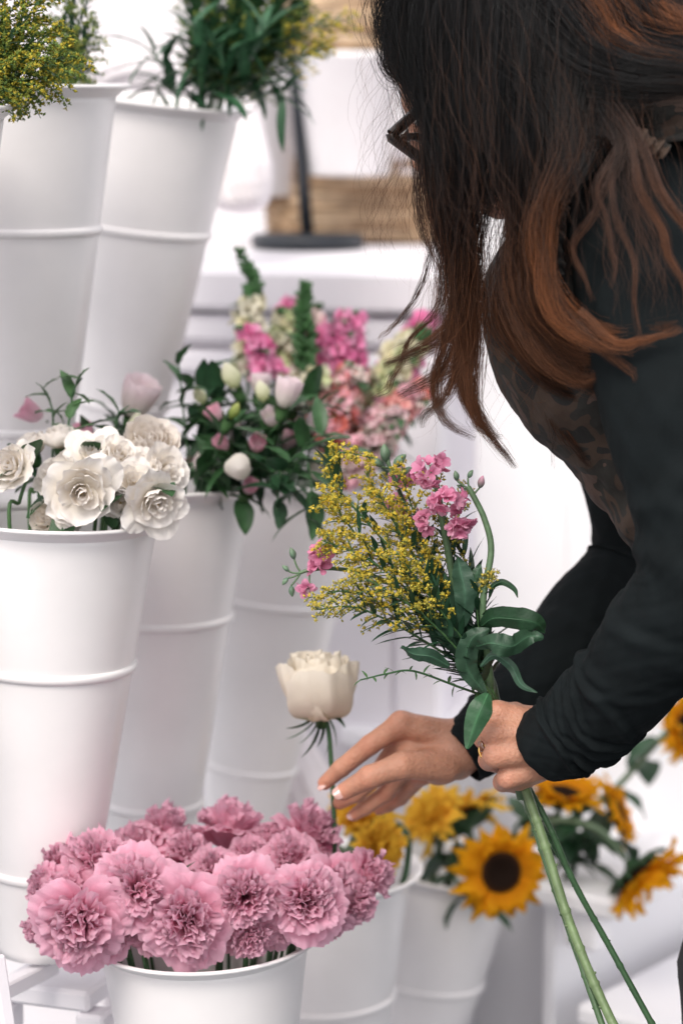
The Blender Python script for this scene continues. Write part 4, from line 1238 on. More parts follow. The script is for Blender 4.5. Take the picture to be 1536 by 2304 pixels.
# ------------------------------------------------------------------ bouquet in the fist
G0 = (1108, 1572)
GE = P(1112, 1590, 2.235)                     # grip
GX = P(1182, 1792, 2.235)                      # exit below the fist
BGp = 'goldenrod stems of the held bouquet'
def fan(tip, mids, d0=2.225, d1=2.19):
    n = len(mids) + 1
    return [(1106 + rng.normal() * 5, 1570, d0)] + [(x, y, d0 + (d1 - d0) * (i + 1) / n) for i, (x, y) in enumerate(mids)] + [(tip[0], tip[1], d1)]
def low_stem(i):
    return np.array([GX + rng.normal(size=3) * 0.002, GE + rng.normal(size=3) * 0.002])
gr = [
    ('held goldenrod arching over to the left at the very top', fan((840, 1030), [(1040, 1470), (960, 1330), (830, 1180), (748, 1080), (760, 1020)], 2.225, 2.18), .45, 26, .022, 17, YEL, .95),
    ('held goldenrod with densest yellow plume at the left', fan((742, 1120), [(1030, 1460), (930, 1320), (800, 1200)], 2.22, 2.16), .52, 26, .036, 24, YEL, .95),
    ('held goldenrod with yellow plume pointing lower left', fan((722, 1215), [(1030, 1460), (940, 1350), (830, 1260)], 2.225, 2.15), .50, 26, .034, 22, YEL, .9),
    ('held goldenrod in the middle of the bouquet, upright', fan((850, 1110), [(1050, 1460), (980, 1330), (900, 1200)], 2.23, 2.17), .42, 28, .038, 24, YEL, .85),
    ('held goldenrod right of the middle, standing tall', fan((900, 1060), [(1060, 1460), (1000, 1320), (940, 1180)], 2.24, 2.21), .42, 26, .036, 20, YEL, .8),
    ('held goldenrod with small olive buds among the pink blossoms', fan((978, 1075), [(1075, 1460), (1040, 1320), (990, 1180)], 2.24, 2.20), .50, 22, .026, 16, OLV + YEL, .5),
    ('held goldenrod spray lying nearly level at the left, olive buds', fan((705, 1345), [(1040, 1490), (960, 1420), (860, 1360), (780, 1330)], 2.22, 2.15), .50, 22, .022, 17, OLV + YEL[:1], .35),
    ('held goldenrod spray below the level one, drooping buds', fan((708, 1372), [(1040, 1500), (950, 1440), (870, 1395), (790, 1365)], 2.22, 2.13), .58, 18, .020, 14, OLV + YEL[:1], .3),
    ('held goldenrod low in the centre over the dark leaves', fan((800, 1290), [(1060, 1500), (980, 1410), (890, 1340)], 2.21, 2.13), .5, 22, .030, 18, YEL + OLV[:1], .7),
    ('held goldenrod short in front of the centre', fan((890, 1240), [(1070, 1480), (1010, 1400), (950, 1320)], 2.215, 2.14), .45, 22, .028, 18, YEL + OLV[:1], .7),
    ('held goldenrod short spray at the right with brown seeds', fan((1110, 1290), [(1095, 1480), (1075, 1400), (1078, 1330)], 2.215, 2.17), .72, 9, .012, 12, OLV, .4),
    ('held goldenrod behind the pink blossoms', fan((1050, 1100), [(1085, 1450), (1060, 1300), (1020, 1190)], 2.25, 2.22), .6, 14, .020, 14, OLV, .3),
    ('held goldenrod at the upper centre, airy', fan((820, 1060), [(1060, 1450), (980, 1300), (880, 1160)], 2.25, 2.24), .5, 24, .032, 18, YEL, .9),
]
for lab, pts, s0, nb, bl, dens, cols, op in gr:
    goldenrod(lab, pts, s0, nb, bl, int(dens * 1.12), cols, op, 0.0022, None, BGp, leaves=26, lL=.036, lW=.0058, r=.0017, lc=(0.018, 0.055, 0.028), lrange=(0.10, 0.75), rev=(-0.3, 0, -0.7), depth=0.8, start=low_stem(0), name='held_goldenrod')
# bare green spray to the left
t = foliage_sprig('thin green spray with tiny leaves pointing left above the reaching hand', None, [(1100, 1570, 2.22), (1030, 1545, 2.2), (930, 1510, 2.18), (870, 1516, 2.17), (810, 1530, 2.16)], 26, .010, .0030, GR2, BGp, 'held_spray', r=.0012)


def star_cluster(mb, c, n, rad, size, cols, squash=(1, 1, 1)):
    for k in range(n):
        o = nrm(rng.normal(size=3)); o[1] = -abs(o[1]) if rng.random() < 0.7 else o[1]
        cc = c + o * rad * (0.6 + 0.4 * rng.random()) * np.asarray(squash)
        col = np.array(cols[int(rng.integers(len(cols)))]) * (0.9 + 0.2 * rng.random())
        tmp = MB()
        for m in range(4 + int(rng.integers(3))):
            petal(tmp, m * 1.35 + rng.random() * .5, (0.08, -0.4), (0.4, 0.35), (1.0, 0.15 + 0.35 * rng.random()), 0.46, 9, 9, rnd=0.18, ruf=0.09, rf=2, claw=0.3, rc=0.8, c0=col * (0.85, .65, .75), c1=col, tipw=0.8)
        q = np.array(Vector([float(v) for v in o]).to_track_quat('Z', 'Y').to_matrix())
        mb.add(cc + np.concatenate(tmp.V) * size * (0.8 + .4 * rng.random()) @ q.T, np.concatenate(tmp.Q), None, np.concatenate(tmp.C))


STK = [(0.78, 0.36, 0.52), (0.82, 0.44, 0.58), (0.72, 0.29, 0.44)]
SGp = 'pink stock stems of the held bouquet'
def stock(label, pts, clusters, leaves=(), r=.0032, buds=(), col=(0.085, 0.145, 0.075)):
    t = thing('pink_stock', label, 'stock flower', GX, SGp)
    full = np.vstack([low_stem(0), PP(pts)])
    path = stem_mesh(t, full, r, r * .6, col, n=60)
    mb = MB()
    for (px, py, d, n, rad, sq) in clusters:
        star_cluster(mb, P(px, py, d), int(n * 1.25) + 1, rad * .9, 0.0082, STK, sq)
    if clusters: mb.build('blossoms', 'petal', t)
    for (px, py, d, sz, dx, dy, pink) in buds:
        mb = MB(); c = P(px, py, d); ax = D(dx, dy, .1)
        g = np.array((0.10, 0.17, 0.12))
        for k in range(6): petal(mb, 0, (0, 0), (0, 0), (0, 0), 0, 2, 2) if False else None
        n_, k_ = 12, 9
        b_ = bud_mb(g, (0.55, 0.25, 0.36) if pink else (0.14, 0.22, 0.13), 2.0, .62)
        q = np.array(Vector([float(v) for v in ax]).to_track_quat('Z', 'Y').to_matrix())
        mb.add(c + np.concatenate(b_.V) * sz @ q.T, np.concatenate(b_.Q), None, np.concatenate(b_.C))
        mb.build('bud', 'leaf', t)
        j = int(np.argmin(np.linalg.norm(path - c, axis=1)))
        mb = MB(); tube(mb, bez(path[max(j - 2, 0)], (path[j] + c) / 2 - UV * .002, c, 8), 0.0009, 6, col); mb.build('stalk', 'stem', t)
    return t, path


stock('long bare stock stem curving at the bouquet right side, buds at its tip', [(1104, 1540, 2.21), (1092, 1440, 2.19), (1086, 1350, 2.18), (1104, 1240, 2.18), (1090, 1170, 2.18), (1062, 1112, 2.18), (1052, 1095, 2.18)],
      [], r=.0040, buds=[(1028, 1082, 2.18, .0048, -.2, .9, False), (1052, 1075, 2.18, .0042, .5, .8, False), (1078, 1098, 2.18, .0058, .25, .9, True), (1040, 1098, 2.185, .003, -.8, .4, False)])
stock('pink stock stem with the highest blossoms, upper right of the bouquet', [(1100, 1520, 2.225), (1040, 1400, 2.215), (1000, 1200, 2.20), (985, 1110, 2.19), (970, 1045, 2.19)],
      [(962, 1062, 2.17, 8, .013, (1.1, .8, 1.1)), (990, 1042, 2.19, 3, .006, (.7, .6, 1.2)), (1005, 1128, 2.16, 9, .014, (1.4, .8, .8)), (1042, 1160, 2.175, 6, .010, (.8, .8, 1.3)), (960, 1175, 2.2, 4, .010, (1, .8, 1.2)), (1032, 1190, 2.17, 5, .009, (1, .8, .8))], r=.0042)
stock('pink stock stem with small blossoms and buds sticking out at the left', [(1090, 1510, 2.225), (980, 1380, 2.22), (850, 1300, 2.21), (760, 1280, 2.19), (700, 1282, 2.18), (672, 1290, 2.18)],
      [(722, 1248, 2.17, 5, .009, (1, .8, .9)), (716, 1278, 2.175, 3, .008, (1.2, .8, .7)), (690, 1322, 2.17, 2, .004, (1, 1, 1))], r=.0026,
      buds=[(662, 1258, 2.18, .0055, -.3, .95, False), (650, 1285, 2.18, .004, -.7, .6, False), (648, 1300, 2.18, .0042, -.5, -.6, False), (655, 1318, 2.18, .005, .1, -.9, False), (698, 1318, 2.17, .006, -.4, -.8, True)])
stock('pink stock stem hidden behind the yellow plumes with a woolly green head', [(1095, 1520, 2.24), (1010, 1350, 2.24), (930, 1180, 2.24), (880, 1060, 2.23), (872, 1030, 2.23)],
      [(895, 1075, 2.23, 4, .010, (1.2, .8, 1)), (930, 1065, 2.24, 3, .008, (1, .8, .8))], r=.003,
      buds=[(868, 1040, 2.23, .0085, -.1, .9, False), (885, 1050, 2.225, .008, .6, .6, False), (858, 1050, 2.225, .006, -.6, .6, False), (905, 1062, 2.23, .006, .8, .2, False)])
stock('pink stock stem with one blossom behind the centre plume', [(1100, 1520, 2.24), (1040, 1380, 2.25), (950, 1250, 2.25), (905, 1150, 2.25)], [(890, 1135, 2.245, 3, .009, (1, .8, 1)), (925, 1160, 2.245, 3, .008, (1, .8, 1))], r=.0026)

# broad grey-green leaves on the bouquet, each a cut leaf on its stalk
def big_leaf(label, pts, W, col=(0.020, 0.056, 0.026), wave=0.10, nrm_dir=(0, 0, -1), twist=0.0, fold=.25):
    c = catmull(PP(pts), 26)
    T, A, B = frames(c, FV)
    s = np.linspace(0, 1, 26); tt = np.linspace(-1, 1, 9)
    wv = W * np.sin(np.pi * np.clip(s * .93 + .04, 0, 1) ** 0.9) ** .8 * 0.5
    tw = twist * s
    sd = B * np.cos(tw)[:, None] + A * np.sin(tw)[:, None]; nn = -B * np.sin(tw)[:, None] + A * np.cos(tw)[:, None]
    seed = rng.random() * 9
    h = (np.abs(tt)[None] * fold * wv[:, None]) + wave * W * (sn(s * 8 + seed, seed)[:, None] * tt[None])
    V = c[:, None] + (tt[None] * wv[:, None])[..., None] * sd[:, None] + h[..., None] * nn[:, None]
    C = np.tile(np.asarray(col, float), (26, 9, 1)); C[:, 4] *= 1.6
    mb = MB(); mb.add(V.reshape(-1, 3), gridq(26, 9), None, C.reshape(-1, 3))
    t = thing('stock_leaf', label, 'leaf', P(*pts[0]), 'broad leaves of the held bouquet')
    mb.build('blade', 'leaf', t)
    mb = MB(); tube(mb, c + nn * 0.0003, np.linspace(.0009, .0003, 26), 5, np.asarray(col) * 1.7); mb.build('midrib', 'leaf', t)


big_leaf('broad curled green leaf arching right over the dark far sleeve', [(1082, 1410, 2.18), (1110, 1392, 2.16), (1160, 1394, 2.15), (1205, 1402, 2.15), (1226, 1422, 2.16)], .022, twist=.5)
big_leaf('wavy green leaf lying below the arching one', [(1070, 1455, 2.17), (1105, 1448, 2.14), (1150, 1455, 2.14), (1190, 1432, 2.15), (1222, 1434, 2.15)], .020, (0.030, 0.072, 0.040), .28, twist=.9)
big_leaf('pointed green leaf hanging down in front of the fist', [(1098, 1560, 2.15), (1085, 1590, 2.14), (1068, 1630, 2.14), (1050, 1685, 2.14)], .022, (0.035, 0.10, 0.045), .04, twist=.2)
big_leaf('green leaf curling at the left of the stems', [(1010, 1500, 2.18), (970, 1478, 2.17), (930, 1472, 2.17), (902, 1455, 2.17)], .015, (0.035, 0.085, 0.05), .1, twist=.7)
big_leaf('upright green leaf between the stock stems', [(1040, 1410, 2.19), (1046, 1340, 2.18), (1036, 1290, 2.18), (1028, 1252, 2.18)], .022, (0.035, 0.08, 0.05), .08, twist=.6)
big_leaf('narrow leaf hooked at its tip at the right of the bouquet', [(1100, 1345, 2.18), (1108, 1320, 2.17), (1130, 1310, 2.17), (1156, 1325, 2.17), (1164, 1345, 2.17)], .006, twist=.6)
big_leaf('narrow leaf trailing down right in front of the black sleeve', [(1080, 1500, 2.17), (1110, 1475, 2.16), (1150, 1500, 2.16), (1172, 1540, 2.16), (1208, 1558, 2.16)], .0085, (0.035, 0.08, 0.05), twist=.8)
big_leaf('small rounded leaf beside the long curved stem', [(1076, 1330, 2.19), (1070, 1300, 2.185), (1080, 1270, 2.185)], .012, (0.045, 0.10, 0.055), twist=.4)
big_leaf('dark leaf folded close to the stems above the fist', [(1090, 1560, 2.19), (1050, 1500, 2.18), (1060, 1440, 2.17), (1100, 1415, 2.17)], .020, (0.03, 0.07, 0.04), .15, twist=.5)
big_leaf('slender dark leaf in the middle of the bouquet', [(1060, 1500, 2.19), (1010, 1420, 2.18), (990, 1340, 2.17)], .012, (0.025, 0.06, 0.035), twist=.3)
big_leaf('slender dark leaf rising toward the yellow plumes', [(1040, 1480, 2.19), (960, 1400, 2.18), (920, 1330, 2.17)], .012, (0.025, 0.06, 0.035), twist=.9)
big_leaf('slender dark leaf behind the goldenrod stems', [(1070, 1480, 2.21), (1020, 1380, 2.20), (1000, 1290, 2.19)], .014, (0.025, 0.06, 0.035), twist=.3)

# stems that leave the fist downwards: cut ends of the stock stems
for lab, pts, r, col in (
    ('thickest pale green cut stem below the fist', [(1182, 1775, 2.225), (1225, 1900, 2.21), (1275, 2060, 2.19), (1330, 2200, 2.17), (1390, 2330, 2.15)], .0043, (0.13, 0.19, 0.085)),
    ('cut stem running close left of the thickest one', [(1176, 1775, 2.235), (1215, 1900, 2.22), (1258, 2030, 2.20), (1310, 2180, 2.18), (1362, 2330, 2.16)], .0031, (0.06, 0.115, 0.05)),
    ('thin dark cut stem spreading farthest right below the fist', [(1190, 1775, 2.24), (1235, 1860, 2.23), (1290, 1985, 2.23), (1370, 2130, 2.23), (1480, 2330, 2.22)], .0029, (0.035, 0.085, 0.035)),
    ('thin cut stem crossing between the thick and the spreading one', [(1184, 1775, 2.245), (1215, 1850, 2.24), (1262, 1935, 2.24), (1300, 2005, 2.24)], .0022, (0.035, 0.085, 0.035)),
):
    p = PP(pts)
    t = thing('cut_stem', lab, 'stem', p[0], 'cut stems below the fist')
    mb = MB(); path = catmull(p, 90); rr = np.full(90, r) * (1 + .05 * sn(np.linspace(0, 20, 90), r * 900))
    for k in range(6):
        j = 8 + k * 15 + int(rng.integers(6)); j = min(j, 88); rr[j] *= 1.22
    tube(mb, path, rr, 12, np.array(col)); mb.build('stem', 'stem', t)
    mb = MB()
    for k in range(5):
        mb = MB(); j = 12 + k * 16 + int(rng.integers(6)); j = min(j, 88); o_ = nrm(RV * (1 if k % 2 else -1) - FV * .3)
        blob(mb, path[j] + o_ * r * .9, (r * .35, r * .6), np.array(col) * .8, 6, nrm(o_ + UV * .6))
        mb.build('node', 'stem', t)
# ------------------------------------------------------------------ the person
def surfnet(f, org, vox):
    """surface nets over a scalar grid (negative inside)"""
    s = f < 0
    n0, n1, n2 = f.shape
    cs = np.zeros((n0 - 1, n1 - 1, n2 - 1, 3)); cnt = np.zeros((n0 - 1, n1 - 1, n2 - 1))
    offs = [(i, j, k) for i in (0, 1) for j in (0, 1) for k in (0, 1)]
    sl = lambda a, o: a[o[0]:o[0] + n0 - 1, o[1]:o[1] + n1 - 1, o[2]:o[2] + n2 - 1]
    for a in offs:
        for ax in range(3):
            if a[ax] == 0:
                b = list(a); b[ax] = 1; b = tuple(b)
                fa, fb = sl(f, a), sl(f, b)
                m = (fa < 0) != (fb < 0)
                t = np.where(m, fa / np.where(m, fa - fb, 1), 0)
                for c in range(3):
                    cs[..., c] += np.where(m, a[c] + (t if c == ax else 0), 0)
                cnt += m
    idx = -np.ones(cnt.shape, int); act = cnt > 0; idx[act] = np.arange(act.sum())
    I = np.argwhere(act)
    V = (I + cs[act] / cnt[act][:, None]) * vox + np.asarray(org)
    Q = []
    for ax in range(3):
        u, v = [(1, 2), (2, 0), (0, 1)][ax]
        a = [slice(1, -1)] * 3; a[ax] = slice(0, -1); b = [slice(1, -1)] * 3; b[ax] = slice(1, None)
        fa, fb = f[tuple(a)], f[tuple(b)]
        for flip, m in ((False, (fa < 0) & (fb >= 0)), (True, (fa >= 0) & (fb < 0))):
            W = np.argwhere(m)
            W[:, u] += 1; W[:, v] += 1
            if not len(W): continue
            q = []
            for du, dv in ((-1, -1), (0, -1), (0, 0), (-1, 0)):
                w_ = W.copy(); w_[:, u] += du; w_[:, v] += dv
                q.append(idx[w_[:, 0], w_[:, 1], w_[:, 2]])
            q = np.stack(q, 1)
            Q.append(q[:, ::-1] if flip else q)
    return V, np.concatenate(Q)


def sd_cap(p, a, b, ra, rb):
    a = np.asarray(a); b = np.asarray(b); ab = b - a
    t = np.clip(((p - a) @ ab) / (ab @ ab + 1e-12), 0, 1)
    return np.linalg.norm(p - a - t[..., None] * ab, axis=-1) - (ra + (rb - ra) * t)


def sd_ell(p, c, r, axes):
    q = (p - c) @ np.asarray(axes).T
    r = np.asarray(r)
    k0 = np.linalg.norm(q / r, axis=-1); k1 = np.linalg.norm(q / r ** 2, axis=-1)
    return k0 * (k0 - 1) / (k1 + 1e-9)


def smin(a, b, k):
    h = np.clip(0.5 + 0.5 * (b - a) / k, 0, 1)
    return b * (1 - h) + a * h - k * h * (1 - h)


def sdf_mesh(fn, lo, hi, vox):
    lo = np.asarray(lo) - 3 * vox; hi = np.asarray(hi) + 3 * vox
    ax = [np.arange(lo[i], hi[i], vox) for i in range(3)]
    G = np.stack(np.meshgrid(*ax, indexing='ij'), -1)
    out = np.empty(G.shape[:3])
    for i in range(0, G.shape[0], 16): out[i:i + 16] = fn(G[i:i + 16])
    return surfnet(out, lo, vox)


def relax(V, Q, it=3, lam=0.5):
    n = len(V)
    E = np.concatenate([Q[:, [0, 1]], Q[:, [1, 2]], Q[:, [2, 3]], Q[:, [3, 0]]])
    for _ in range(it):
        S = np.zeros_like(V); c = np.zeros(n)
        for a, b in ((0, 1), (1, 0)):
            for k in range(3): S[:, k] += np.bincount(E[:, a], V[E[:, b], k], n)
            c += np.bincount(E[:, a], minlength=n)
        V = V * (1 - lam) + lam * S / c[:, None]
    return V


person = thing('person', 'person bending over in a black long sleeved top and camouflage vest, long auburn hair', 'person', (P(1850, 1500, 2.2)[0], P(1850, 1500, 2.2)[1], 0))
SK = MB()
Hc = P(1120, 150, 2.225)
hf = D(-.82, -.56, -.10); hu = nrm(D(-.56, .82, 0) - hf * (D(-.56, .82, 0) @ hf)); hs = np.cross(hf, hu)     # hs: side
if hs @ FV > 0: hs = -hs                    # toward the camera
AX = np.array([hf, hs, hu])
def head(p):
    d = sd_ell(p, Hc + hu * .03 - hf * .012, (.095, .074, .085), AX)
    d = smin(d, sd_ell(p, Hc - hu * .035 + hf * .022, (.070, .060, .085), AX), .03)
    d = smin(d, sd_cap(p, Hc - hu * .098 + hf * .052, Hc - hu * .100 + hf * .066, .020, .018), .025)
    for s in (-1, 1):
        d = smin(d, sd_cap(p, Hc - hu * .08 + hs * s * .035 + hf * .02, Hc - hu * .04 + hs * s * .05 - hf * .01, .018, .018), .03)
        d = smin(d, sd_ell(p, Hc - hu * .028 + hs * s * .035 + hf * .068, (.018, .02, .016), AX), .015)      # cheek
        d = smin(d, sd_ell(p, Hc - hu * .005 + hs * s * .074 - hf * .008, (.018, .007, .030), AX), .006)     # ear
        d = smin(d, sd_cap(p, Hc + hu * .018 + hs * s * .012 + hf * .085, Hc + hu * .018 + hs * s * .042 + hf * .075, .007, .006), .01)  # brow
    for s in (-1, 1):
        e = sd_ell(p, Hc + hs * s * .032 + hf * .096, (.016, .017, .012), AX)
        d = -smin(-d, e, .008)                                                                       # eye socket
    d = smin(d, sd_cap(p, Hc + hu * .008 + hf * .088, Hc - hu * .032 + hf * .106, .006, .0095), .010)   # nose
    for s in (-1, 1): d = smin(d, sd_cap(p, Hc - hu * .036 + hf * .094 + hs * s * .010, Hc - hu * .036 + hf * .097 + hs * s * .012, .006, .006), .005)
    d = smin(d, sd_ell(p, Hc - hu * .060 + hf * .090, (.009, .022, .005), AX), .004)
    d = smin(d, sd_ell(p, Hc - hu * .070 + hf * .088, (.009, .019, .006), AX), .003)
    return d
NB = P(1385, 330, 2.20)
def neckd(p): return sd_cap(p, Hc - hu * .05 - hf * .035, NB, .050, .060)
V, Q = sdf_mesh(lambda p: smin(head(p), neckd(p), .03), np.minimum(Hc - .17, NB - .07), np.maximum(Hc + .17, NB + .07), .003)
V = relax(V, Q, 1, .4); SK.add(V, Q)

# far arm / near arm joints
nS, nE, nW = P(1450, 480, 2.09), P(1545, 1310, 2.055), P(1240, 1668, 2.195)
fS, fE, fW = P(1340, 540, 2.34), P(1450, 1235, 2.44), P(1035, 1690, 2.362)
hip, kn, an = P(1890, 1470, 2.2), P(1745, 2400, 2.2), P(1870, 3330, 2.2)
an[2] = 0.09
SIDE = -FV * np.array([0, 1, 0]); SIDE = nrm(SIDE)
def body(p):
    d = sd_cap(p, NB, P(1400, 450, 2.2), .06, .085)
    d = smin(d, sd_cap(p, nS, fS, .048, .048), .04)
    for s in (-1, 1):
        d = smin(d, sd_cap(p, P(1410, 620, 2.2) + SIDE * s * .055, P(1630, 1120, 2.2) + SIDE * s * .045, .078, .060), .03)
        d = smin(d, sd_cap(p, P(1630, 1120, 2.2) + SIDE * s * .045, hip + SIDE * s * .07, .060, .085), .04)
        d = smin(d, sd_cap(p, hip + SIDE * s * .085, kn + SIDE * s * .10, .080, .055), .04)
        d = smin(d, sd_cap(p, kn + SIDE * s * .10, an + SIDE * s * .10, .052, .034), .03)
        d = smin(d, sd_cap(p, an + SIDE * s * .10 - (0, 0, .04), an + SIDE * s * .10 + np.array([-.15, 0, -.055]), .032, .024), .02)
    d = np.minimum(d, smin(sd_cap(p, nS, nE, .040, .030), sd_cap(p, nE, nW, .030, .022), .01))
    d = np.minimum(d, smin(sd_cap(p, fS, fE, .036, .020), sd_cap(p, fE, fW, .020, .018), .01))
    return d
pts_ = np.array([NB, nS, fS, nE, fE, hip, kn, an, nW, fW])
lo = pts_.min(0) - (.20, .20, .1); hi = pts_.max(0) + (.14, .20, .1); lo[2] = 0.0
V, Q = sdf_mesh(body, lo, hi, .011)
V = relax(V, Q, 2, .5); SK.add(V, Q)

def chain(p, pts, radii, k=.0025):
    d = None
    for i in range(len(pts) - 1):
        c = sd_cap(p, pts[i], pts[i + 1], radii[i], radii[i + 1])
        d = c if d is None else smin(d, c, k)
    return d

# hand 1: left hand closed round the stems, back of the hand to the viewer
H1m = [((1238, 1628, 2.197), (1118, 1604, 2.190), .0135, .0108), ((1245, 1652, 2.189), (1108, 1648, 2.181), .0142, .0110),
       ((1250, 1682, 2.188), (1114, 1700, 2.180), .0142, .0108), ((1255, 1712, 2.196), (1142, 1750, 2.190), .0135, .0098)]
H1f = [[(1118, 1604, 2.190), (1094, 1612, 2.232), (1120, 1628, 2.260), (1150, 1640, 2.245)],
       [(1108, 1648, 2.181), (1090, 1660, 2.228), (1120, 1676, 2.260), (1152, 1684, 2.246)],
       [(1114, 1700, 2.180), (1100, 1710, 2.226), (1132, 1722, 2.258), (1162, 1722, 2.246)],
       [(1142, 1750, 2.190), (1130, 1760, 2.228), (1158, 1765, 2.254), (1184, 1760, 2.244)]]
def hand1(p):
    d = None
    for a, b, ra, rb in H1m:
        c = sd_cap(p, P(*a), P(*b), ra, rb)
        d = c if d is None else smin(d, c, .007)
    d = smin(d, sd_cap(p, P(1225, 1720, 2.21), P(1165, 1755, 2.205), .014, .010), .008)
    d = smin(d, sd_cap(p, nW, P(1310, 1600, 2.175), .0235, .028), .014)
    d = smin(d, sd_cap(p, P(1225, 1650, 2.212), P(1180, 1622, 2.222), .014, .012), .008)
    f = None
    for F_, r in zip(H1f, (.0100, .0104, .0098, .0086)):
        c = chain(p, PP(F_), (r * 1.05, r, r * .9, r * .8))
        f = c if f is None else smin(f, c, .0014)
    th = chain(p, PP([(1190, 1628, 2.222), (1158, 1606, 2.252), (1122, 1600, 2.276)]), (.0125, .0105, .009))
    f = smin(f, th, .0014)
    return smin(d, f, .0045)
a_ = PP([(1060, 1540, 2.15), (1330, 1820, 2.30)])
V, Q = sdf_mesh(hand1, (a_[:, 0].min(), P(1200, 1680, 2.13)[1], a_[:, 2].min()), (a_[:, 0].max(), P(1200, 1680, 2.31)[1], a_[:, 2].max()), .0014)
V = relax(V, Q, 1, .5); SK.add(V, Q)

# hand 2: right hand reaching for the rose stem, thumb nearest the viewer
H2f = [([(902, 1628, 2.357), (832, 1676, 2.366), (768, 1728, 2.378), (730, 1762, 2.388)], (.0112, .0098, .0088, .0070)),
       ([(905, 1664, 2.377), (850, 1742, 2.402), (800, 1786, 2.412), (764, 1806, 2.418)], (.0112, .0096, .0086, .0070)),
       ([(925, 1712, 2.390), (868, 1784, 2.420), (822, 1816, 2.428), (796, 1834, 2.432)], (.0105, .0088, .0078, .0062)),
       ([(948, 1742, 2.398), (900, 1795, 2.440), (872, 1812, 2.450), (852, 1822, 2.455)], (.0095, .0078, .0070, .0056))]
H2t = ([(1000, 1722, 2.350), (905, 1722, 2.332), (832, 1748, 2.330), (772, 1782, 2.342)], (.0165, .0130, .0108, .0084))
def hand2(p):
    d = None
    for (F_, r), w_ in zip(H2f, ((1015, 1655, 2.362), (1018, 1675, 2.368), (1022, 1695, 2.374), (1028, 1720, 2.378))):
        c = sd_cap(p, P(*w_), P(*F_[0]), .0150, r[0] * 1.05)
        d = c if d is None else smin(d, c, .008)
    d = smin(d, sd_cap(p, fW, P(1110, 1630, 2.38), .023, .028), .014)
    th = chain(p, PP(H2t[0]), H2t[1], .004)
    d = smin(d, sd_cap(p, P(985, 1725, 2.36), P(925, 1700, 2.365), .018, .014), .010)
    f = None
    for F_, r in H2f:
        c = chain(p, PP(F_), r)
        f = c if f is None else smin(f, c, .0014)
    return smin(smin(d, f, .006), th, .007)
a_ = PP([(690, 1560, 2.30), (1150, 1870, 2.50)])
V, Q = sdf_mesh(hand2, (a_[:, 0].min(), P(900, 1700, 2.29)[1], a_[:, 2].min()), (a_[:, 0].max(), P(900, 1700, 2.49)[1], a_[:, 2].max()), .0015)
V = relax(V, Q, 1, .5); SK.add(V, Q)
red = [P(*q) for F_ in H1f for q in F_[:2]] + [P(*q) for F_, _r in H2f for q in (F_[0], F_[1], F_[3])] + [P(*H2t[0][2]), P(*H2t[0][3])]
base_ = np.array((.47, .232, .152))
SK.C = []
for v in SK.V:
    dm = np.min([np.linalg.norm(v - q, axis=1) for q in red], axis=0)
    k_ = np.exp(-(dm / .009) ** 2)[:, None] * .75
    SK.C.append(base_ * (1 - k_) + np.array((.55, .205, .135)) * k_)
SK.build('body', 'skin', person)

def nail(px, py, d, dx, dy, fx, w_, l_):
    c = P(px, py, d); X = D(dx, dy, 0.15); N_ = D(*fx); N_ = nrm(N_ - X * (N_ @ X)); Y = np.cross(N_, X)
    u = np.linspace(-1, 1, 9)[:, None] * np.ones((1, 7)); v = np.linspace(-1, 1, 7)[None] * np.ones((9, 1))
    e = np.sqrt(np.clip(1 - 0.75 * np.abs(u) ** 4, .05, 1))
    V = c + (u * l_ / 2)[..., None] * X + (v * w_ / 2 * e)[..., None] * Y + (-(v ** 2) * w_ * .22 - .0006 * u)[..., None] * N_
    mb = MB(); mb.add(V.reshape(-1, 3), gridq(9, 7)); mb.add((V - N_ * .0008).reshape(-1, 3), gridq(9, 7)[:, ::-1])
    mb.build('fingernail', 'nail', person)
nail(766, 1779, 2.3345, -.85, -.5, (-.15, .35, .95), .0125, .0165)
nail(722, 1764, 2.383, -.72, -.68, (-.7, .5, .6), .009, .011)
nail(790, 1833, 2.427, -.7, -.6, (-.3, .2, .9), .008, .010)

# eyes and lips
for s in (-1, 1):
    mb = MB(); blob(mb, Hc + hs * s * .032 + hf * .081, .0115, (.8, .78, .75), 20); mb.build('eye', 'petal', person)


# sleeves -------------------------------------------------------
def loft(pts, radii, n=180, m=96, ry=1.0, folds=(), noise=.0012, seed=1.0, closed_end=False, ref=None, hem=True):
    path = catmull(PP(pts), n)
    T, A, B = frames(path, FV if ref is None else ref)
    s = np.linspace(0, 1, n)[:, None]
    R = catmull(np.array([[r, 0, 0] for r in radii]), n)[:, :1] * np.ones((1, m))
    th = np.linspace(0, 2 * np.pi, m, endpoint=False)[None]
    disp = noise * (sn(th * 2 + s * 14, seed) + .6 * sn(th * 3 - s * 31, seed + 2))
    for (s0, amp, wd, slope, ph, thc) in folds:
        ctr = s0 + slope * np.sin(th + ph) + .004 * np.sin(3 * th + ph * 2)
        fall = .08 + .92 * (0.5 + 0.5 * np.cos(th - thc)) ** 1.6
        x = (s - ctr) / wd
        disp = disp + amp * fall * (np.exp(-x ** 2) - .6 * np.exp(-(x + 1.5) ** 2))
    R = R + disp
    V = path[:, None] + (R * np.cos(th))[..., None] * A[:, None] * ry + (R * np.sin(th))[..., None] * B[:, None]
    if hem:     # turn the end inwards
        e1 = path[-1] + (V[-1] - path[-1]) * .93 + T[-1] * .001
        e2 = path[-1] + (V[-1] - path[-1]) * .90 - T[-1] * .012
        V = np.concatenate([V, e1[None], e2[None]])
    return V, gridq(len(V), m, True)


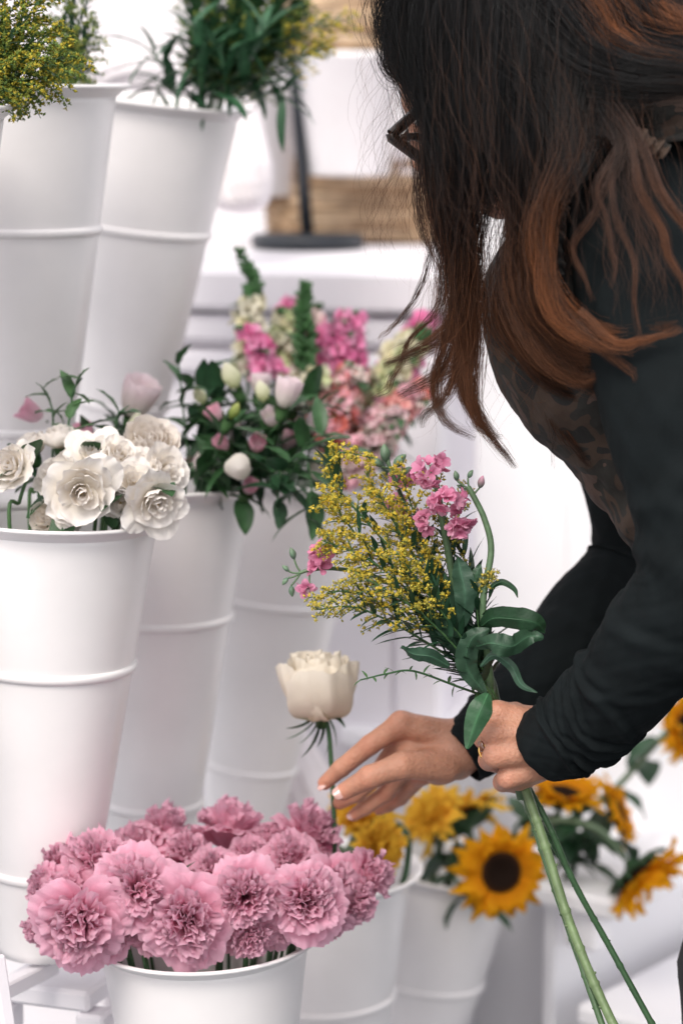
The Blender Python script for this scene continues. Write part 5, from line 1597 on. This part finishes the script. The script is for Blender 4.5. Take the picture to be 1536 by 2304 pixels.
nf = []
r2 = np.random.default_rng(8)
for k in range(8):
    nf.append((.18 + .42 * (k + r2.random()) / 8, .0022 + .0012 * r2.random(), .012 + .010 * r2.random(), .03 + .03 * r2.random(), r2.random() * 6.28, r2.random() * 6.28))
for k in range(7):
    nf.append((.60 + .20 * (k + r2.random()) / 7, .0022 + .0022 * r2.random(), .008 + .007 * r2.random(), .03 + .03 * r2.random(), r2.random() * 6.28, r2.random() * 6.28))
for k in range(15):
    nf.append((.80 + .155 * (k + r2.random()) / 15, .0028 + .0028 * r2.random(), .0045 + .004 * r2.random(), .012 + .026 * r2.random(), r2.random() * 6.28, r2.random() * 6.28))
nf.append((.978, .0008, .0016, .0, 0, 0))
near_pts = [(1400, 400, 2.14), (1450, 470, 2.10), (1462, 620, 2.07), (1500, 900, 2.05), (1556, 1140, 2.045), (1562, 1320, 2.05), (1470, 1445, 2.08), (1390, 1555, 2.12), (1310, 1625, 2.16), (1222, 1680, 2.19)]
V, Q = loft(near_pts, [.055, .064, .066, .057, .052, .051, .047, .043, .040, .0345], folds=nf, n=280, m=128, seed=2.2)
mb = MB(); mb.add(V, Q)
ns = mb.build('near_sleeve', 'sleeve', person); ns.name = 'sleeve'
ff = [(s0, a * .9, .010, .02, p_, t_) for s0, a, p_, t_ in ((.4, .003, 1, 1), (.5, .004, 2, 4), (.58, .004, 3, 2), (.68, .003, 1.5, 3), (.80, .0035, 2.5, 1), (.85, .003, 1.8, 5))]
far_pts = [(1330, 520, 2.32), (1345, 600, 2.35), (1385, 900, 2.41), (1440, 1180, 2.44), (1425, 1290, 2.44), (1325, 1390, 2.42), (1190, 1558, 2.39), (1105, 1645, 2.372), (1036, 1696, 2.362)]
V, Q = loft(far_pts, [.05, .058, .052, .050, .050, .047, .040, .036, .0315], folds=ff, n=220, m=96, seed=5.2)
mb = MB(); mb.add(V, Q); mb.build('sleeve', 'sleeve', person)
# black top showing at the neck and hips
V, Q = loft([(1345, 290, 2.2), (1400, 400, 2.2), (1420, 620, 2.2), (1620, 1130, 2.2), (1840, 1480, 2.2)], [.062, .085, .105, .085, .105], n=60, m=64, ry=1.25, hem=False, noise=.001)
mb = MB(); mb.add(V, Q); mb.build('top', 'sleeve', person)
# vest
vf = [(s0, .004, .02, .02, p_, t_) for s0, p_, t_ in ((.30, 0, 3), (.40, 1, 1), (.5, 2, 3), (.58, 1, 2), (.66, 2, 4), (.76, 0, 3))]
V, Q = loft([(1362, 330, 2.2), (1395, 420, 2.2), (1392, 560, 2.2), (1365, 735, 2.2), (1490, 960, 2.2), (1615, 1150, 2.2), (1790, 1400, 2.2), (1880, 1540, 2.2)],
            [.070, .088, .092, .112, .088, .085, .110, .122], n=140, m=120, ry=1.18, folds=vf, noise=.003, seed=7)
mb = MB(); mb.add(V, Q)
V, Q = loft([(1350, 262, 2.20), (1430, 275, 2.14), (1510, 330, 2.085), (1530, 400, 2.06)], [.056, .062, .056, .045], n=60, m=60, ry=1.0, noise=.003, seed=3)
mb.add(V, Q)
mb.build('vest', 'camo', person)
# gathered ruffle round the armhole
path = catmull(PP([(1500, 345, 2.0), (1420, 300, 2.01), (1345, 320, 2.03), (1300, 390, 2.035), (1266, 470, 2.045), (1256, 570, 2.055), (1272, 680, 2.07), (1320, 800, 2.08)]), 260)
T, A, B = frames(path, FV)
s = np.linspace(0, 1, 260)[:, None]; t_ = np.linspace(-1, 1, 9)[None]
ruf = .0035 * np.sin(s * 190 + 2 * np.sin(s * 23)) * (0.4 + np.abs(t_))
wv = .006 * (1 + .25 * np.sin(s * 70))
V = path[:, None] + (t_ * wv)[..., None] * B[:, None] + (ruf + .004 * (1 - t_ ** 2))[..., None] * (-FV)
mb = MB(); mb.add(V.reshape(-1, 3), gridq(260, 9)); mb.add((V + FV * .002).reshape(-1, 3), gridq(260, 9)[:, ::-1]); mb.build('armhole_ruffle', 'camo', person)
# trousers
mb = MB()
for s in (-1, 1):
    o_ = SIDE * s
    pth = np.array([P(1830, 1380, 2.2) + o_ * .05, hip + o_ * .075, (hip + kn) / 2 + o_ * .09, kn + o_ * .10, (kn + an) / 2 + o_ * .10 + (.02, 0, 0), an + o_ * .10])
    path = catmull(pth, 90); T, A, B = frames(path, FV)
    R = catmull(np.array([[r, 0, 0] for r in (.10, .104, .088, .070, .060, .050)]), 90)[:, :1]
    th = np.linspace(0, 2 * np.pi, 64, endpoint=False)[None]; ss = np.linspace(0, 1, 90)[:, None]
    R = R + .002 * sn(th * 2 + ss * 20, s + 3) + .004 * np.exp(-((ss - .55) / .015) ** 2) + .004 * np.exp(-((ss - .93) / .012) ** 2)
    V = path[:, None] + (R * np.cos(th))[..., None] * A[:, None] + (R * np.sin(th))[..., None] * B[:, None]
    mb.add(V.reshape(-1, 3), gridq(90, 64, True))
mb.build('trousers', 'denim', person)
for s in (-1, 1):
    c = an + SIDE * s * .10
    fn = lambda p: smin(smin(sd_cap(p, c + (0, 0, .05), c - (0, 0, .045), .046, .046), sd_cap(p, c - (0, 0, .045), c + np.array([-.16, 0, -.055]), .044, .036), .02), sd_cap(p, c + np.array([.02, 0, -.07]), c + np.array([-.17, 0, -.07]), .03, .03), .01)
    V, Q = sdf_mesh(lambda p: np.maximum(fn(p), .002 - p[..., 2]), c - (.24, .08, .12), c + (.09, .08, .13), .008)
    mb = MB(); mb.add(relax(V, Q, 2), Q); mb.build('boot', 'boot', person)

# ring and glasses
rp = P(1098, 1680, 2.196)
rg = thing('finger_ring', 'gold ring with a dark brown stone on the fist that grips the bouquet', 'ring', rp)
ax_ = nrm(P(1100, 1710, 2.226) - P(1114, 1700, 2.180)); ctr_ = P(1106, 1688, 2.205)
X = nrm(np.cross(ax_, UV)); Y = np.cross(ax_, X)
th = np.linspace(0, 2 * np.pi, 49)
mb = MB(); tube(mb, ctr_ + .0113 * (np.cos(th)[:, None] * X + np.sin(th)[:, None] * Y), .0013, 10, cap=False); mb.build('band', 'gold', rg)
sc_ = P(1087, 1679, 2.186); N_ = D(-.75, .1, .65); X = nrm(D(.35, -.95, .2) - N_ * (D(.35, -.95, .2) @ N_)); Y = np.cross(N_, X)
mb = MB(); box(mb, sc_, (.0125, .0085, .0035), X, Y, N_, .0012); mb.build('bezel', 'gold', rg)
mb = MB(); box(mb, sc_ + N_ * .002, (.0098, .0062, .0036), X, Y, N_, .0020); mb.build('stone', 'gem', rg)

gl = thing('eyeglasses', 'black angular eyeglasses sticking out from behind the hanging hair', 'glasses', P(900, 300, 2.2))
def glassring(pts, r):
    p = PP(pts); cl = np.vstack([p, p[:1]])
    out = []
    for a, b in zip(cl[:-1], cl[1:]):
        out += [a + (b - a) * t for t in (.06, .3, .5, .7, .94)]
    out = np.array(out + [out[0]])
    mb = MB(); tube(mb, out, r, 10, cap=False); return mb
near_ring = [(876, 306, 2.165), (943, 246, 2.175), (1000, 262, 2.20), (1010, 330, 2.20), (952, 362, 2.175)]
glassring(near_ring, .0052).build('frame', 'black_plastic', gl)
far_ring = [(898, 312, 2.25), (950, 262, 2.25), (1000, 270, 2.25), (1005, 335, 2.25), (940, 348, 2.25)]
glassring(far_ring, .0034).build('frame', 'black_plastic', gl)
mb = MB(); tube(mb, PP([(905, 308, 2.17), (935, 310, 2.2), (905, 312, 2.25)]), .0026, 10); tube(mb, PP([(906, 306, 2.168), (935, 307, 2.185), (968, 322, 2.2)]), [.0012, .0042, .005], 10); mb.build('bridge', 'black_plastic', gl)
mb = MB(); tube(mb, PP([(1000, 262, 2.15), (1080, 200, 2.14), (1190, 150, 2.145), (1220, 190, 2.15)]), .0024, 8); mb.build('temple', 'black_plastic', gl)
mb = MB(); tube(mb, PP([(1000, 270, 2.26), (1080, 200, 2.305), (1190, 150, 2.305), (1220, 190, 2.30)]), .0024, 8); mb.build('temple', 'black_plastic', gl)

# ------------------------------------------------------------------ hair
HB = MB()
def capd(p):
    d = sd_ell(p, Hc + hu * .035 - hf * .022, (.108, .090, .098), AX)
    d = smin(d, sd_cap(p, Hc - hf * .03 + hu * .01, P(1190, 330, 2.20), .085, .050), .03)
    d = smin(d, sd_cap(p, P(1180, 20, 2.2), P(1520, 0, 2.17), .078, .075), .03)
    d = smin(d, sd_cap(p, P(1520, 0, 2.17), P(1620, 40, 2.16), .075, .07), .03)
    face = sd_ell(p, Hc + hf * .12 - hu * .045, (.085, .075, .095), AX)
    return np.maximum(d, -face)
V, Q = sdf_mesh(capd, Hc - .20, Hc + (.30, .20, .20), .006)
HB.add(relax(V, Q, 2), Q, None, (.010, .008, .008))

DK = np.array((.0052, .0050, .0056)); BR = np.array((.046, .022, .014)); AU = np.array((.125, .050, .024)); OR = np.array((.21, .076, .030))
hv, hq, hc = [], [], []
r3 = np.random.default_rng(11)
def strands(pts, w, n, cols, K=20, rad=.00016, wob=5, fly=.06, cut=.25, dz=.55):
    """pts: [(px,py,d)...]; w: widths in px along the lock; cols: colours along the lock"""
    pts = np.asarray(pts, float)
    K0 = 60
    path = catmull(pts, K0)                      # (px,py,d) space
    W = np.interp(np.linspace(0, 1, K0), np.linspace(0, 1, len(w)), w)
    cols = np.asarray(cols); cc = np.stack([np.interp(np.linspace(0, 1, K0), np.linspace(0, 1, len(cols)), cols[:, i]) for i in range(3)], 1)
    if len(pts) > 4:
        u_ = np.linspace(0, 1, K0); p1, p2 = r3.random(2) * 6.28
        path[:, 0] += 13 * u_ * (np.sin(u_ * 11 + p1) + .5 * np.sin(u_ * 23 + p2))
    T = np.gradient(path[:, :2], axis=0); T /= np.linalg.norm(T, axis=1)[:, None] + 1e-9
    Nn = np.stack([-T[:, 1], T[:, 0]], 1)
    ncl = max(3, n // 5)
    cl = r3.uniform(-1, 1, (ncl, 2)); cph = r3.uniform(0, 10, ncl)
    u = np.linspace(0, 1, K0)
    V = np.empty((n, K, 3)); C = np.empty((n, K, 3)); R = np.empty((n, K))
    for i in range(n):
        g = int(r3.integers(ncl))
        own = r3.normal(size=2) * (.36 if r3.random() < .75 else .85)
        a = cl[g, 0] * .85 + own[0]; b = cl[g, 1] * .85 + own[1]
        f = r3.random() < fly
        amp = wob * (4.0 if f else 1.0)
        e = 1 - cut * r3.random() ** 1.5; s_ = .10 * r3.random() if r3.random() < .5 else 0
        tt = np.linspace(s_, e, K)
        px = np.interp(tt, u, path[:, 0]); py = np.interp(tt, u, path[:, 1]); dd = np.interp(tt, u, path[:, 2])
        nx = np.interp(tt, u, Nn[:, 0]); ny = np.interp(tt, u, Nn[:, 1]); ww = np.interp(tt, u, W)
        # clump tightening toward the tip
        tight = 1 - .40 * tt ** 2
        la = (cl[g, 0] * .85 + own[0] * tight) * ww + 5 * sn(tt * 5 + cph[g], cph[g]) * tt * 1.6 + amp * sn(tt * (3 + 2 * r3.random()) + i, i * .37 % 7) * (.3 + tt)
        lb = b * ww * dz / FPX * 2.1 + amp * .5 / FPX * 2 * sn(tt * 4 + i * 2, i % 5)
        px = px + nx * la; py = py + ny * la; dd = dd + lb
        V[i] = CAM + dd[:, None] * FV + ((px - 768) / FPX * dd)[:, None] * RV + ((1152 - py) / FPX * dd)[:, None] * UV
        k = .45 + 1.05 * r3.random() ** 1.6
        mixw = np.clip(.35 * r3.normal(), -.35, .35)
        c = np.stack([np.interp(np.clip(tt + mixw * .3, 0, 1), u, cc[:, j]) for j in range(3)], 1) * k
        C[i] = c
        R[i] = rad * (.7 + .6 * r3.random()) * np.interp(np.linspace(0, 1, K), [0, .7, 1], [1, .9, .25])
    Tn = np.gradient(V, axis=1); Tn /= np.linalg.norm(Tn, axis=2)[..., None] + 1e-12
    A_ = np.cross(Tn, FV); A_ /= np.linalg.norm(A_, axis=2)[..., None] + 1e-12; B_ = np.cross(Tn, A_)
    th = np.array([0.3, 2.394, 4.489])
    X = V[:, :, None] + R[..., None, None] * (np.cos(th)[:, None] * A_[:, :, None] + np.sin(th)[:, None] * B_[:, :, None])
    q = gridq(K, 3, True)
    base = sum(len(x) for x in hv)
    hv.append(X.reshape(-1, 3)); hc.append(np.repeat(C.reshape(-1, 3), 3, 0))
    hq.append((q[None] + (np.arange(n) * K * 3)[:, None, None]).reshape(-1, 4) + base)


D0, D1, D2, D3 = [DK, DK, BR], [DK, DK, DK * 1.6, BR, AU, AU, BR], [DK, DK, DK * 1.6, BR, AU, AU], [BR, AU, OR, OR]
def jit(pts, j, dj=.008):
    o = r3.normal(size=2) * j
    return [(x + o[0] * (.3 + i * .25), y + o[1] * .5, d + dj * r3.normal()) for i, (x, y, d) in enumerate(pts)]
# curtain falling in front of the face
K1 = [DK, DK, DK, DK * 1.5, BR, AU * .8, AU, AU, BR]
C_ = [
    ([(1010, -110, 2.12), (885, 0, 2.14), (910, 130, 2.14), (955, 230, 2.14), (975, 330, 2.145), (970, 430, 2.15), (1000, 560, 2.15), (1012, 680, 2.15), (1000, 800, 2.15)], (50, 45, 30, 20, 20, 22, 22, 24, 10), 260, K1),
    ([(1040, -130, 2.11), (930, -20, 2.12), (950, 120, 2.12), (985, 260, 2.12), (990, 400, 2.125), (1010, 540, 2.13), (1040, 660, 2.14), (1050, 780, 2.15), (1048, 860, 2.15), (1080, 925, 2.15), (1128, 985, 2.15)], (50, 50, 45, 40, 34, 30, 26, 20, 14, 9, 3), 330, K1),
    ([(1080, -140, 2.10), (980, 0, 2.10), (1000, 160, 2.10), (1015, 320, 2.11), (1020, 470, 2.12), (1045, 600, 2.13), (1060, 700, 2.14), (1030, 790, 2.14), (965, 850, 2.15), (890, 888, 2.15)], (55, 55, 50, 45, 36, 32, 28, 22, 14, 3), 330, K1),
    ([(1120, -150, 2.09), (1040, 0, 2.085), (1040, 180, 2.085), (1045, 330, 2.09), (1040, 480, 2.11), (1050, 600, 2.12), (1040, 690, 2.13), (985, 760, 2.14), (920, 805, 2.15), (860, 822, 2.15)], (60, 55, 50, 45, 34, 28, 26, 16, 8, 2), 260, K1),
    ([(1160, -150, 2.08), (1090, 0, 2.07), (1085, 180, 2.07), (1075, 350, 2.08), (1055, 480, 2.10), (1050, 600, 2.12), (1060, 720, 2.13), (1055, 820, 2.14), (1062, 920, 2.14), (1100, 995, 2.15), (1155, 1055, 2.15)], (60, 60, 55, 50, 34, 28, 26, 18, 10, 6, 2), 300, K1),
    ([(1180, -150, 2.08), (1130, 20, 2.065), (1120, 200, 2.065), (1095, 360, 2.07), (1060, 470, 2.09), (1030, 560, 2.12), (1020, 680, 2.13), (1005, 780, 2.14), (985, 880, 2.15), (1010, 950, 2.15), (1080, 985, 2.15)], (60, 55, 50, 45, 34, 28, 24, 18, 10, 6, 2), 260, K1),
    ([(1045, 560, 2.13), (1040, 680, 2.13), (1035, 790, 2.14), (1000, 890, 2.15), (950, 965, 2.15)], (26, 26, 20, 12, 3), 150, [BR, AU, AU, BR]),
    ([(1060, 600, 2.13), (1075, 690, 2.13), (1050, 770, 2.14), (1048, 870, 2.15), (1075, 950, 2.15), (1110, 990, 2.15)], (22, 22, 20, 12, 6, 2), 120, [BR, AU, AU, BR]),
    ([(1000, 600, 2.14), (985, 680, 2.14), (930, 760, 2.15), (880, 850, 2.15), (820, 905, 2.15)], (14, 10, 6, 3, 2), 36, [BR, AU, AU]),
    ([(985, 520, 2.14), (950, 640, 2.15), (890, 730, 2.15), (850, 770, 2.15)], (12, 8, 5, 2), 26, [BR, BR, AU]),
    ([(965, 300, 2.14), (940, 420, 2.15), (950, 520, 2.15), (985, 600, 2.15)], (12, 10, 8, 6), 50, [DK, BR, BR]),
]
for pts, w_, n, c in C_: strands(pts, w_, n, c)
K2 = [DK, DK, DK, DK * 1.6, BR, AU * .85, AU, AU]
K3 = [DK, DK, DK, BR, AU, OR, OR, AU]
M_ = [
    ([(1220, -140, 2.07), (1180, 30, 2.05), (1170, 220, 2.05), (1160, 360, 2.05), (1170, 480, 2.06), (1160, 600, 2.08), (1175, 720, 2.09), (1215, 830, 2.10), (1265, 885, 2.11)], (65, 60, 55, 46, 30, 26, 24, 18, 5), 330, K2),
    ([(1260, -140, 2.07), (1240, 40, 2.04), (1220, 220, 2.03), (1200, 360, 2.03), (1175, 480, 2.04), (1170, 600, 2.05), (1210, 720, 2.06), (1270, 800, 2.06), (1380, 815, 2.04)], (65, 60, 55, 46, 32, 28, 26, 18, 4), 330, K2),
    ([(1300, -120, 2.08), (1300, 60, 2.04), (1290, 200, 2.02), (1275, 320, 2.01), (1240, 420, 2.01), (1212, 520, 2.01), (1222, 630, 2.02), (1285, 720, 2.02), (1390, 752, 2.01), (1530, 728, 1.99)], (65, 60, 46, 34, 24, 18, 18, 18, 12, 3), 250, K3),
    ([(1330, -100, 2.08), (1330, 80, 2.03), (1310, 220, 2.01), (1285, 340, 2.0), (1235, 450, 2.0), (1220, 560, 2.01), (1245, 680, 2.01), (1320, 765, 2.0), (1420, 790, 1.99)], (60, 50, 36, 24, 18, 16, 16, 12, 3), 200, K3),
    ([(1190, 300, 2.05), (1200, 430, 2.05), (1165, 540, 2.08), (1150, 640, 2.10), (1175, 760, 2.12), (1230, 900, 2.13), (1290, 1010, 2.14)], (40, 34, 18, 16, 16, 9, 3), 150, K2),
    ([(1180, 380, 2.07), (1170, 500, 2.07), (1185, 640, 2.06), (1230, 760, 2.06), (1310, 850, 2.05), (1370, 830, 2.03)], (36, 26, 20, 18, 12, 3), 170, K2),
    ([(1150, 60, 2.055), (1140, 250, 2.055), (1150, 400, 2.06), (1160, 520, 2.07), (1150, 640, 2.07), (1190, 760, 2.06), (1260, 850, 2.05), (1330, 865, 2.05)], (50, 50, 40, 26, 20, 18, 12, 3), 230, K2),
    ([(1260, 180, 2.03), (1250, 340, 2.03), (1205, 480, 2.04), (1185, 600, 2.05), (1215, 700, 2.05), (1290, 790, 2.05), (1400, 800, 2.03)], (40, 34, 26, 26, 26, 20, 6), 200, [DK, DK, BR, AU * .8, BR, AU, AU]),
    ([(1230, 260, 2.04), (1230, 400, 2.04), (1190, 540, 2.06), (1170, 680, 2.08), (1200, 790, 2.09), (1260, 880, 2.10), (1350, 880, 2.09)], (40, 32, 26, 28, 24, 14, 3), 200, [DK, BR, BR, AU, BR, AU]),
    ([(1150, 600, 2.09), (1160, 720, 2.10), (1220, 840, 2.11), (1300, 930, 2.12)], (18, 22, 16, 4), 90, [BR, BR, AU, BR]),
    ([(1240, 420, 2.01), (1225, 560, 2.01), (1262, 690, 2.01), (1360, 780, 2.0), (1420, 860, 2.0)], (16, 14, 14, 9, 2), 80, [BR, AU, BR, AU]),
    ([(1200, 300, 2.05), (1190, 440, 2.06), (1150, 560, 2.09), (1130, 680, 2.11), (1170, 780, 2.12), (1240, 860, 2.12), (1310, 900, 2.12)], (30, 28, 20, 26, 30, 22, 5), 210, [DK, BR, BR, AU, BR, AU]),
    ([(1220, 300, 2.04), (1215, 450, 2.04), (1200, 600, 2.06), (1230, 740, 2.07), (1300, 850, 2.08), (1380, 900, 2.07)], (30, 28, 28, 30, 20, 4), 190, [DK, BR, BR, AU * .8, AU]),
    ([(1140, 700, 2.12), (1200, 830, 2.13), (1240, 950, 2.14), (1240, 1060, 2.14)], (8, 5, 3, 2), 14, [BR, DK * 2]),
    ([(1230, 860, 2.12), (1260, 960, 2.14), (1300, 1020, 2.14), (1330, 1060, 2.14)], (18, 14, 9, 3), 60, [AU, BR, BR]),
    ([(1070, -140, 2.08), (1010, 60, 2.08), (1000, 220, 2.09), (1030, 340, 2.09), (1070, 420, 2.09), (1110, 470, 2.08)], (60, 60, 55, 50, 36, 12), 330, [DK, DK, DK, BR]),
    ([(960, -100, 2.14), (870, 30, 2.15), (880, 130, 2.15), (905, 190, 2.15), (935, 260, 2.15)], (40, 30, 24, 20, 10), 200, [DK, DK, BR]),
    ([(1240, 60, 2.04), (1190, 220, 2.04), (1130, 330, 2.06), (1110, 430, 2.07)], (70, 60, 40, 10), 280, [DK, DK, DK, BR]),
]
for pts, w_, n, c in M_: strands(pts, w_, n, c)
MU = np.array((.075, .038, .026))
S_ = [
    ([(1180, -60, 2.06), (1300, 80, 2.02), (1420, 140, 1.99), (1560, 165, 1.98), (1680, 200, 2.0)], (70, 60, 46, 36, 26), 400, [DK, DK, DK, BR]),
    ([(1150, 60, 2.05), (1270, 165, 2.02), (1390, 205, 2.0), (1550, 195, 1.99), (1680, 220, 2.0)], (60, 46, 32, 24, 18), 300, [DK, DK, DK, BR]),
    ([(1260, -120, 2.05), (1340, 20, 2.02), (1400, 90, 2.0), (1480, 135, 1.99), (1600, 150, 1.99)], (34, 28, 24, 20, 18), 260, [BR, OR, OR, AU]),
    ([(1340, -140, 2.05), (1420, -20, 2.02), (1500, 40, 2.0), (1620, 60, 1.99)], (36, 30, 26, 22), 240, [AU, OR, OR, AU]),
    ([(1380, -140, 2.04), (1440, -40, 2.01), (1520, 90, 2.0), (1640, 150, 1.99)], (45, 40, 36, 30), 260, [BR, DK, DK, DK]),
    ([(1220, -100, 2.05), (1320, 60, 2.02), (1430, 170, 2.0), (1580, 190, 1.99)], (36, 36, 26, 22), 230, [DK, DK, BR, BR]),
    ([(1240, 120, 2.04), (1320, 220, 2.02), (1370, 280, 2.0), (1410, 320, 1.99)], (60, 46, 26, 8), 260, [DK, DK, DK * 2, BR]),
    ([(1270, 160, 2.03), (1300, 280, 2.01), (1290, 380, 2.0), (1260, 450, 2.0)], (60, 40, 26, 10), 240, [DK, DK, DK * 2, BR]),
    ([(1330, 200, 2.01), (1400, 300, 1.99), (1352, 400, 1.98), (1350, 480, 1.98), (1382, 570, 1.98), (1388, 650, 1.98)], (26, 8, 7, 6, 4, 2), 46, [DK, MU, MU, AU]),
    ([(1340, 200, 2.01), (1405, 310, 1.99), (1375, 400, 1.98), (1395, 520, 1.975), (1425, 640, 1.975), (1446, 790, 1.98)], (24, 7, 6, 6, 4, 2), 46, [DK, MU, MU, AU]),
    ([(1350, 200, 2.01), (1415, 300, 1.985), (1435, 420, 1.975), (1490, 530, 1.975), (1530, 610, 1.975), (1540, 700, 1.975)], (24, 8, 8, 7, 5, 3), 60, [DK, MU, AU, AU]),
    ([(1360, 190, 2.01), (1430, 300, 1.985), (1500, 440, 1.975), (1570, 560, 1.975), (1620, 660, 1.98)], (24, 10, 10, 9, 6), 60, [DK, MU, AU, OR]),
    ([(1350, 240, 2.0), (1390, 330, 1.985), (1340, 450, 1.98), (1300, 560, 1.99), (1330, 680, 1.99)], (20, 8, 6, 5, 2), 36, [DK, MU, AU]),
    ([(1300, 700, 2.01), (1380, 770, 1.995), (1450, 765, 1.985), (1540, 740, 1.98)], (16, 12, 7, 3), 70, [AU, OR, AU]),
]
for pts, w_, n, c in S_: strands(pts, w_, n, c)
for k in range(26):
    x0 = 1400 + r3.uniform(-16, 30); a = r3.uniform(-90, 170)
    strands([(x0 - 40, 240, 2.0), (x0, 320, 1.985), (x0 + a * .3 + r3.uniform(-20, 20), 450, 1.975), (x0 + a * .8, 600, 1.975), (x0 + a + r3.uniform(-30, 30), 720, 1.975)], (4, 3, 6, 8, 8), 2, [DK, MU, AU], K=20, rad=.00011, wob=6, fly=0)
for pts, w_, n, c in [([(1300, -160, 2.08), (1420, -60, 2.06), (1540, 20, 2.05), (1680, 80, 2.05)], (80, 80, 75, 60), 380, [DK, DK, BR, DK]),
                      ([(1350, -200, 2.09), (1500, -120, 2.07), (1640, -40, 2.05)], (80, 80, 75), 300, [DK, BR, BR]),
                      ([(1280, -60, 2.07), (1400, 60, 2.05), (1540, 120, 2.04), (1700, 160, 2.04)], (80, 80, 70, 60), 350, [DK, DK, DK, DK])]:
    strands(pts, w_, n, c)
# flyaways
for k in range(150):
    x0 = r3.uniform(860, 960); y0 = r3.uniform(-40, 420)
    dx = r3.uniform(-90, 10); c = r3.uniform(-60, 20)
    strands([(x0 + 30, y0 - 60, 2.14), (x0 + c * .4, y0 + 40, 2.14), (x0 + dx, y0 + 150, 2.14), (x0 + dx * .6 + r3.uniform(-30, 60), y0 + 260, 2.14)], (2, 4, 6, 8), 1, [BR, AU], K=18, rad=.00009, wob=3, fly=0)
for k in range(130):
    x0 = r3.uniform(960, 1330); y0 = r3.uniform(420, 820)
    dx = r3.uniform(-160, 120)
    strands([(x0, y0 - 120, 2.10), (x0 + dx * .15, y0 + 20, 2.11), (x0 + dx * .5, y0 + 120, 2.12), (x0 + dx, y0 + 170 + r3.uniform(-60, 90), 2.13)], (2, 4, 6, 8), 1, [BR, AU, AU], K=18, rad=.00009, wob=4, fly=0)
for k in range(260):
    x0 = r3.uniform(930, 1500); y0 = r3.uniform(-60, 500); a = r3.uniform(-60, 160)
    strands([(x0, y0 - 120, 2.03), (x0 + a * .2, y0 + 20, 2.0), (x0 + a * .7, y0 + 130, 1.99), (x0 + a, y0 + 300, 1.985)], (4, 8, 10, 12), 1, [DK * 2, BR, AU], K=20, rad=.0001, wob=7, fly=0)
HB.add(np.concatenate(hv), np.concatenate(hq), None, np.concatenate(hc))
HB.build('hair', 'hair', person)
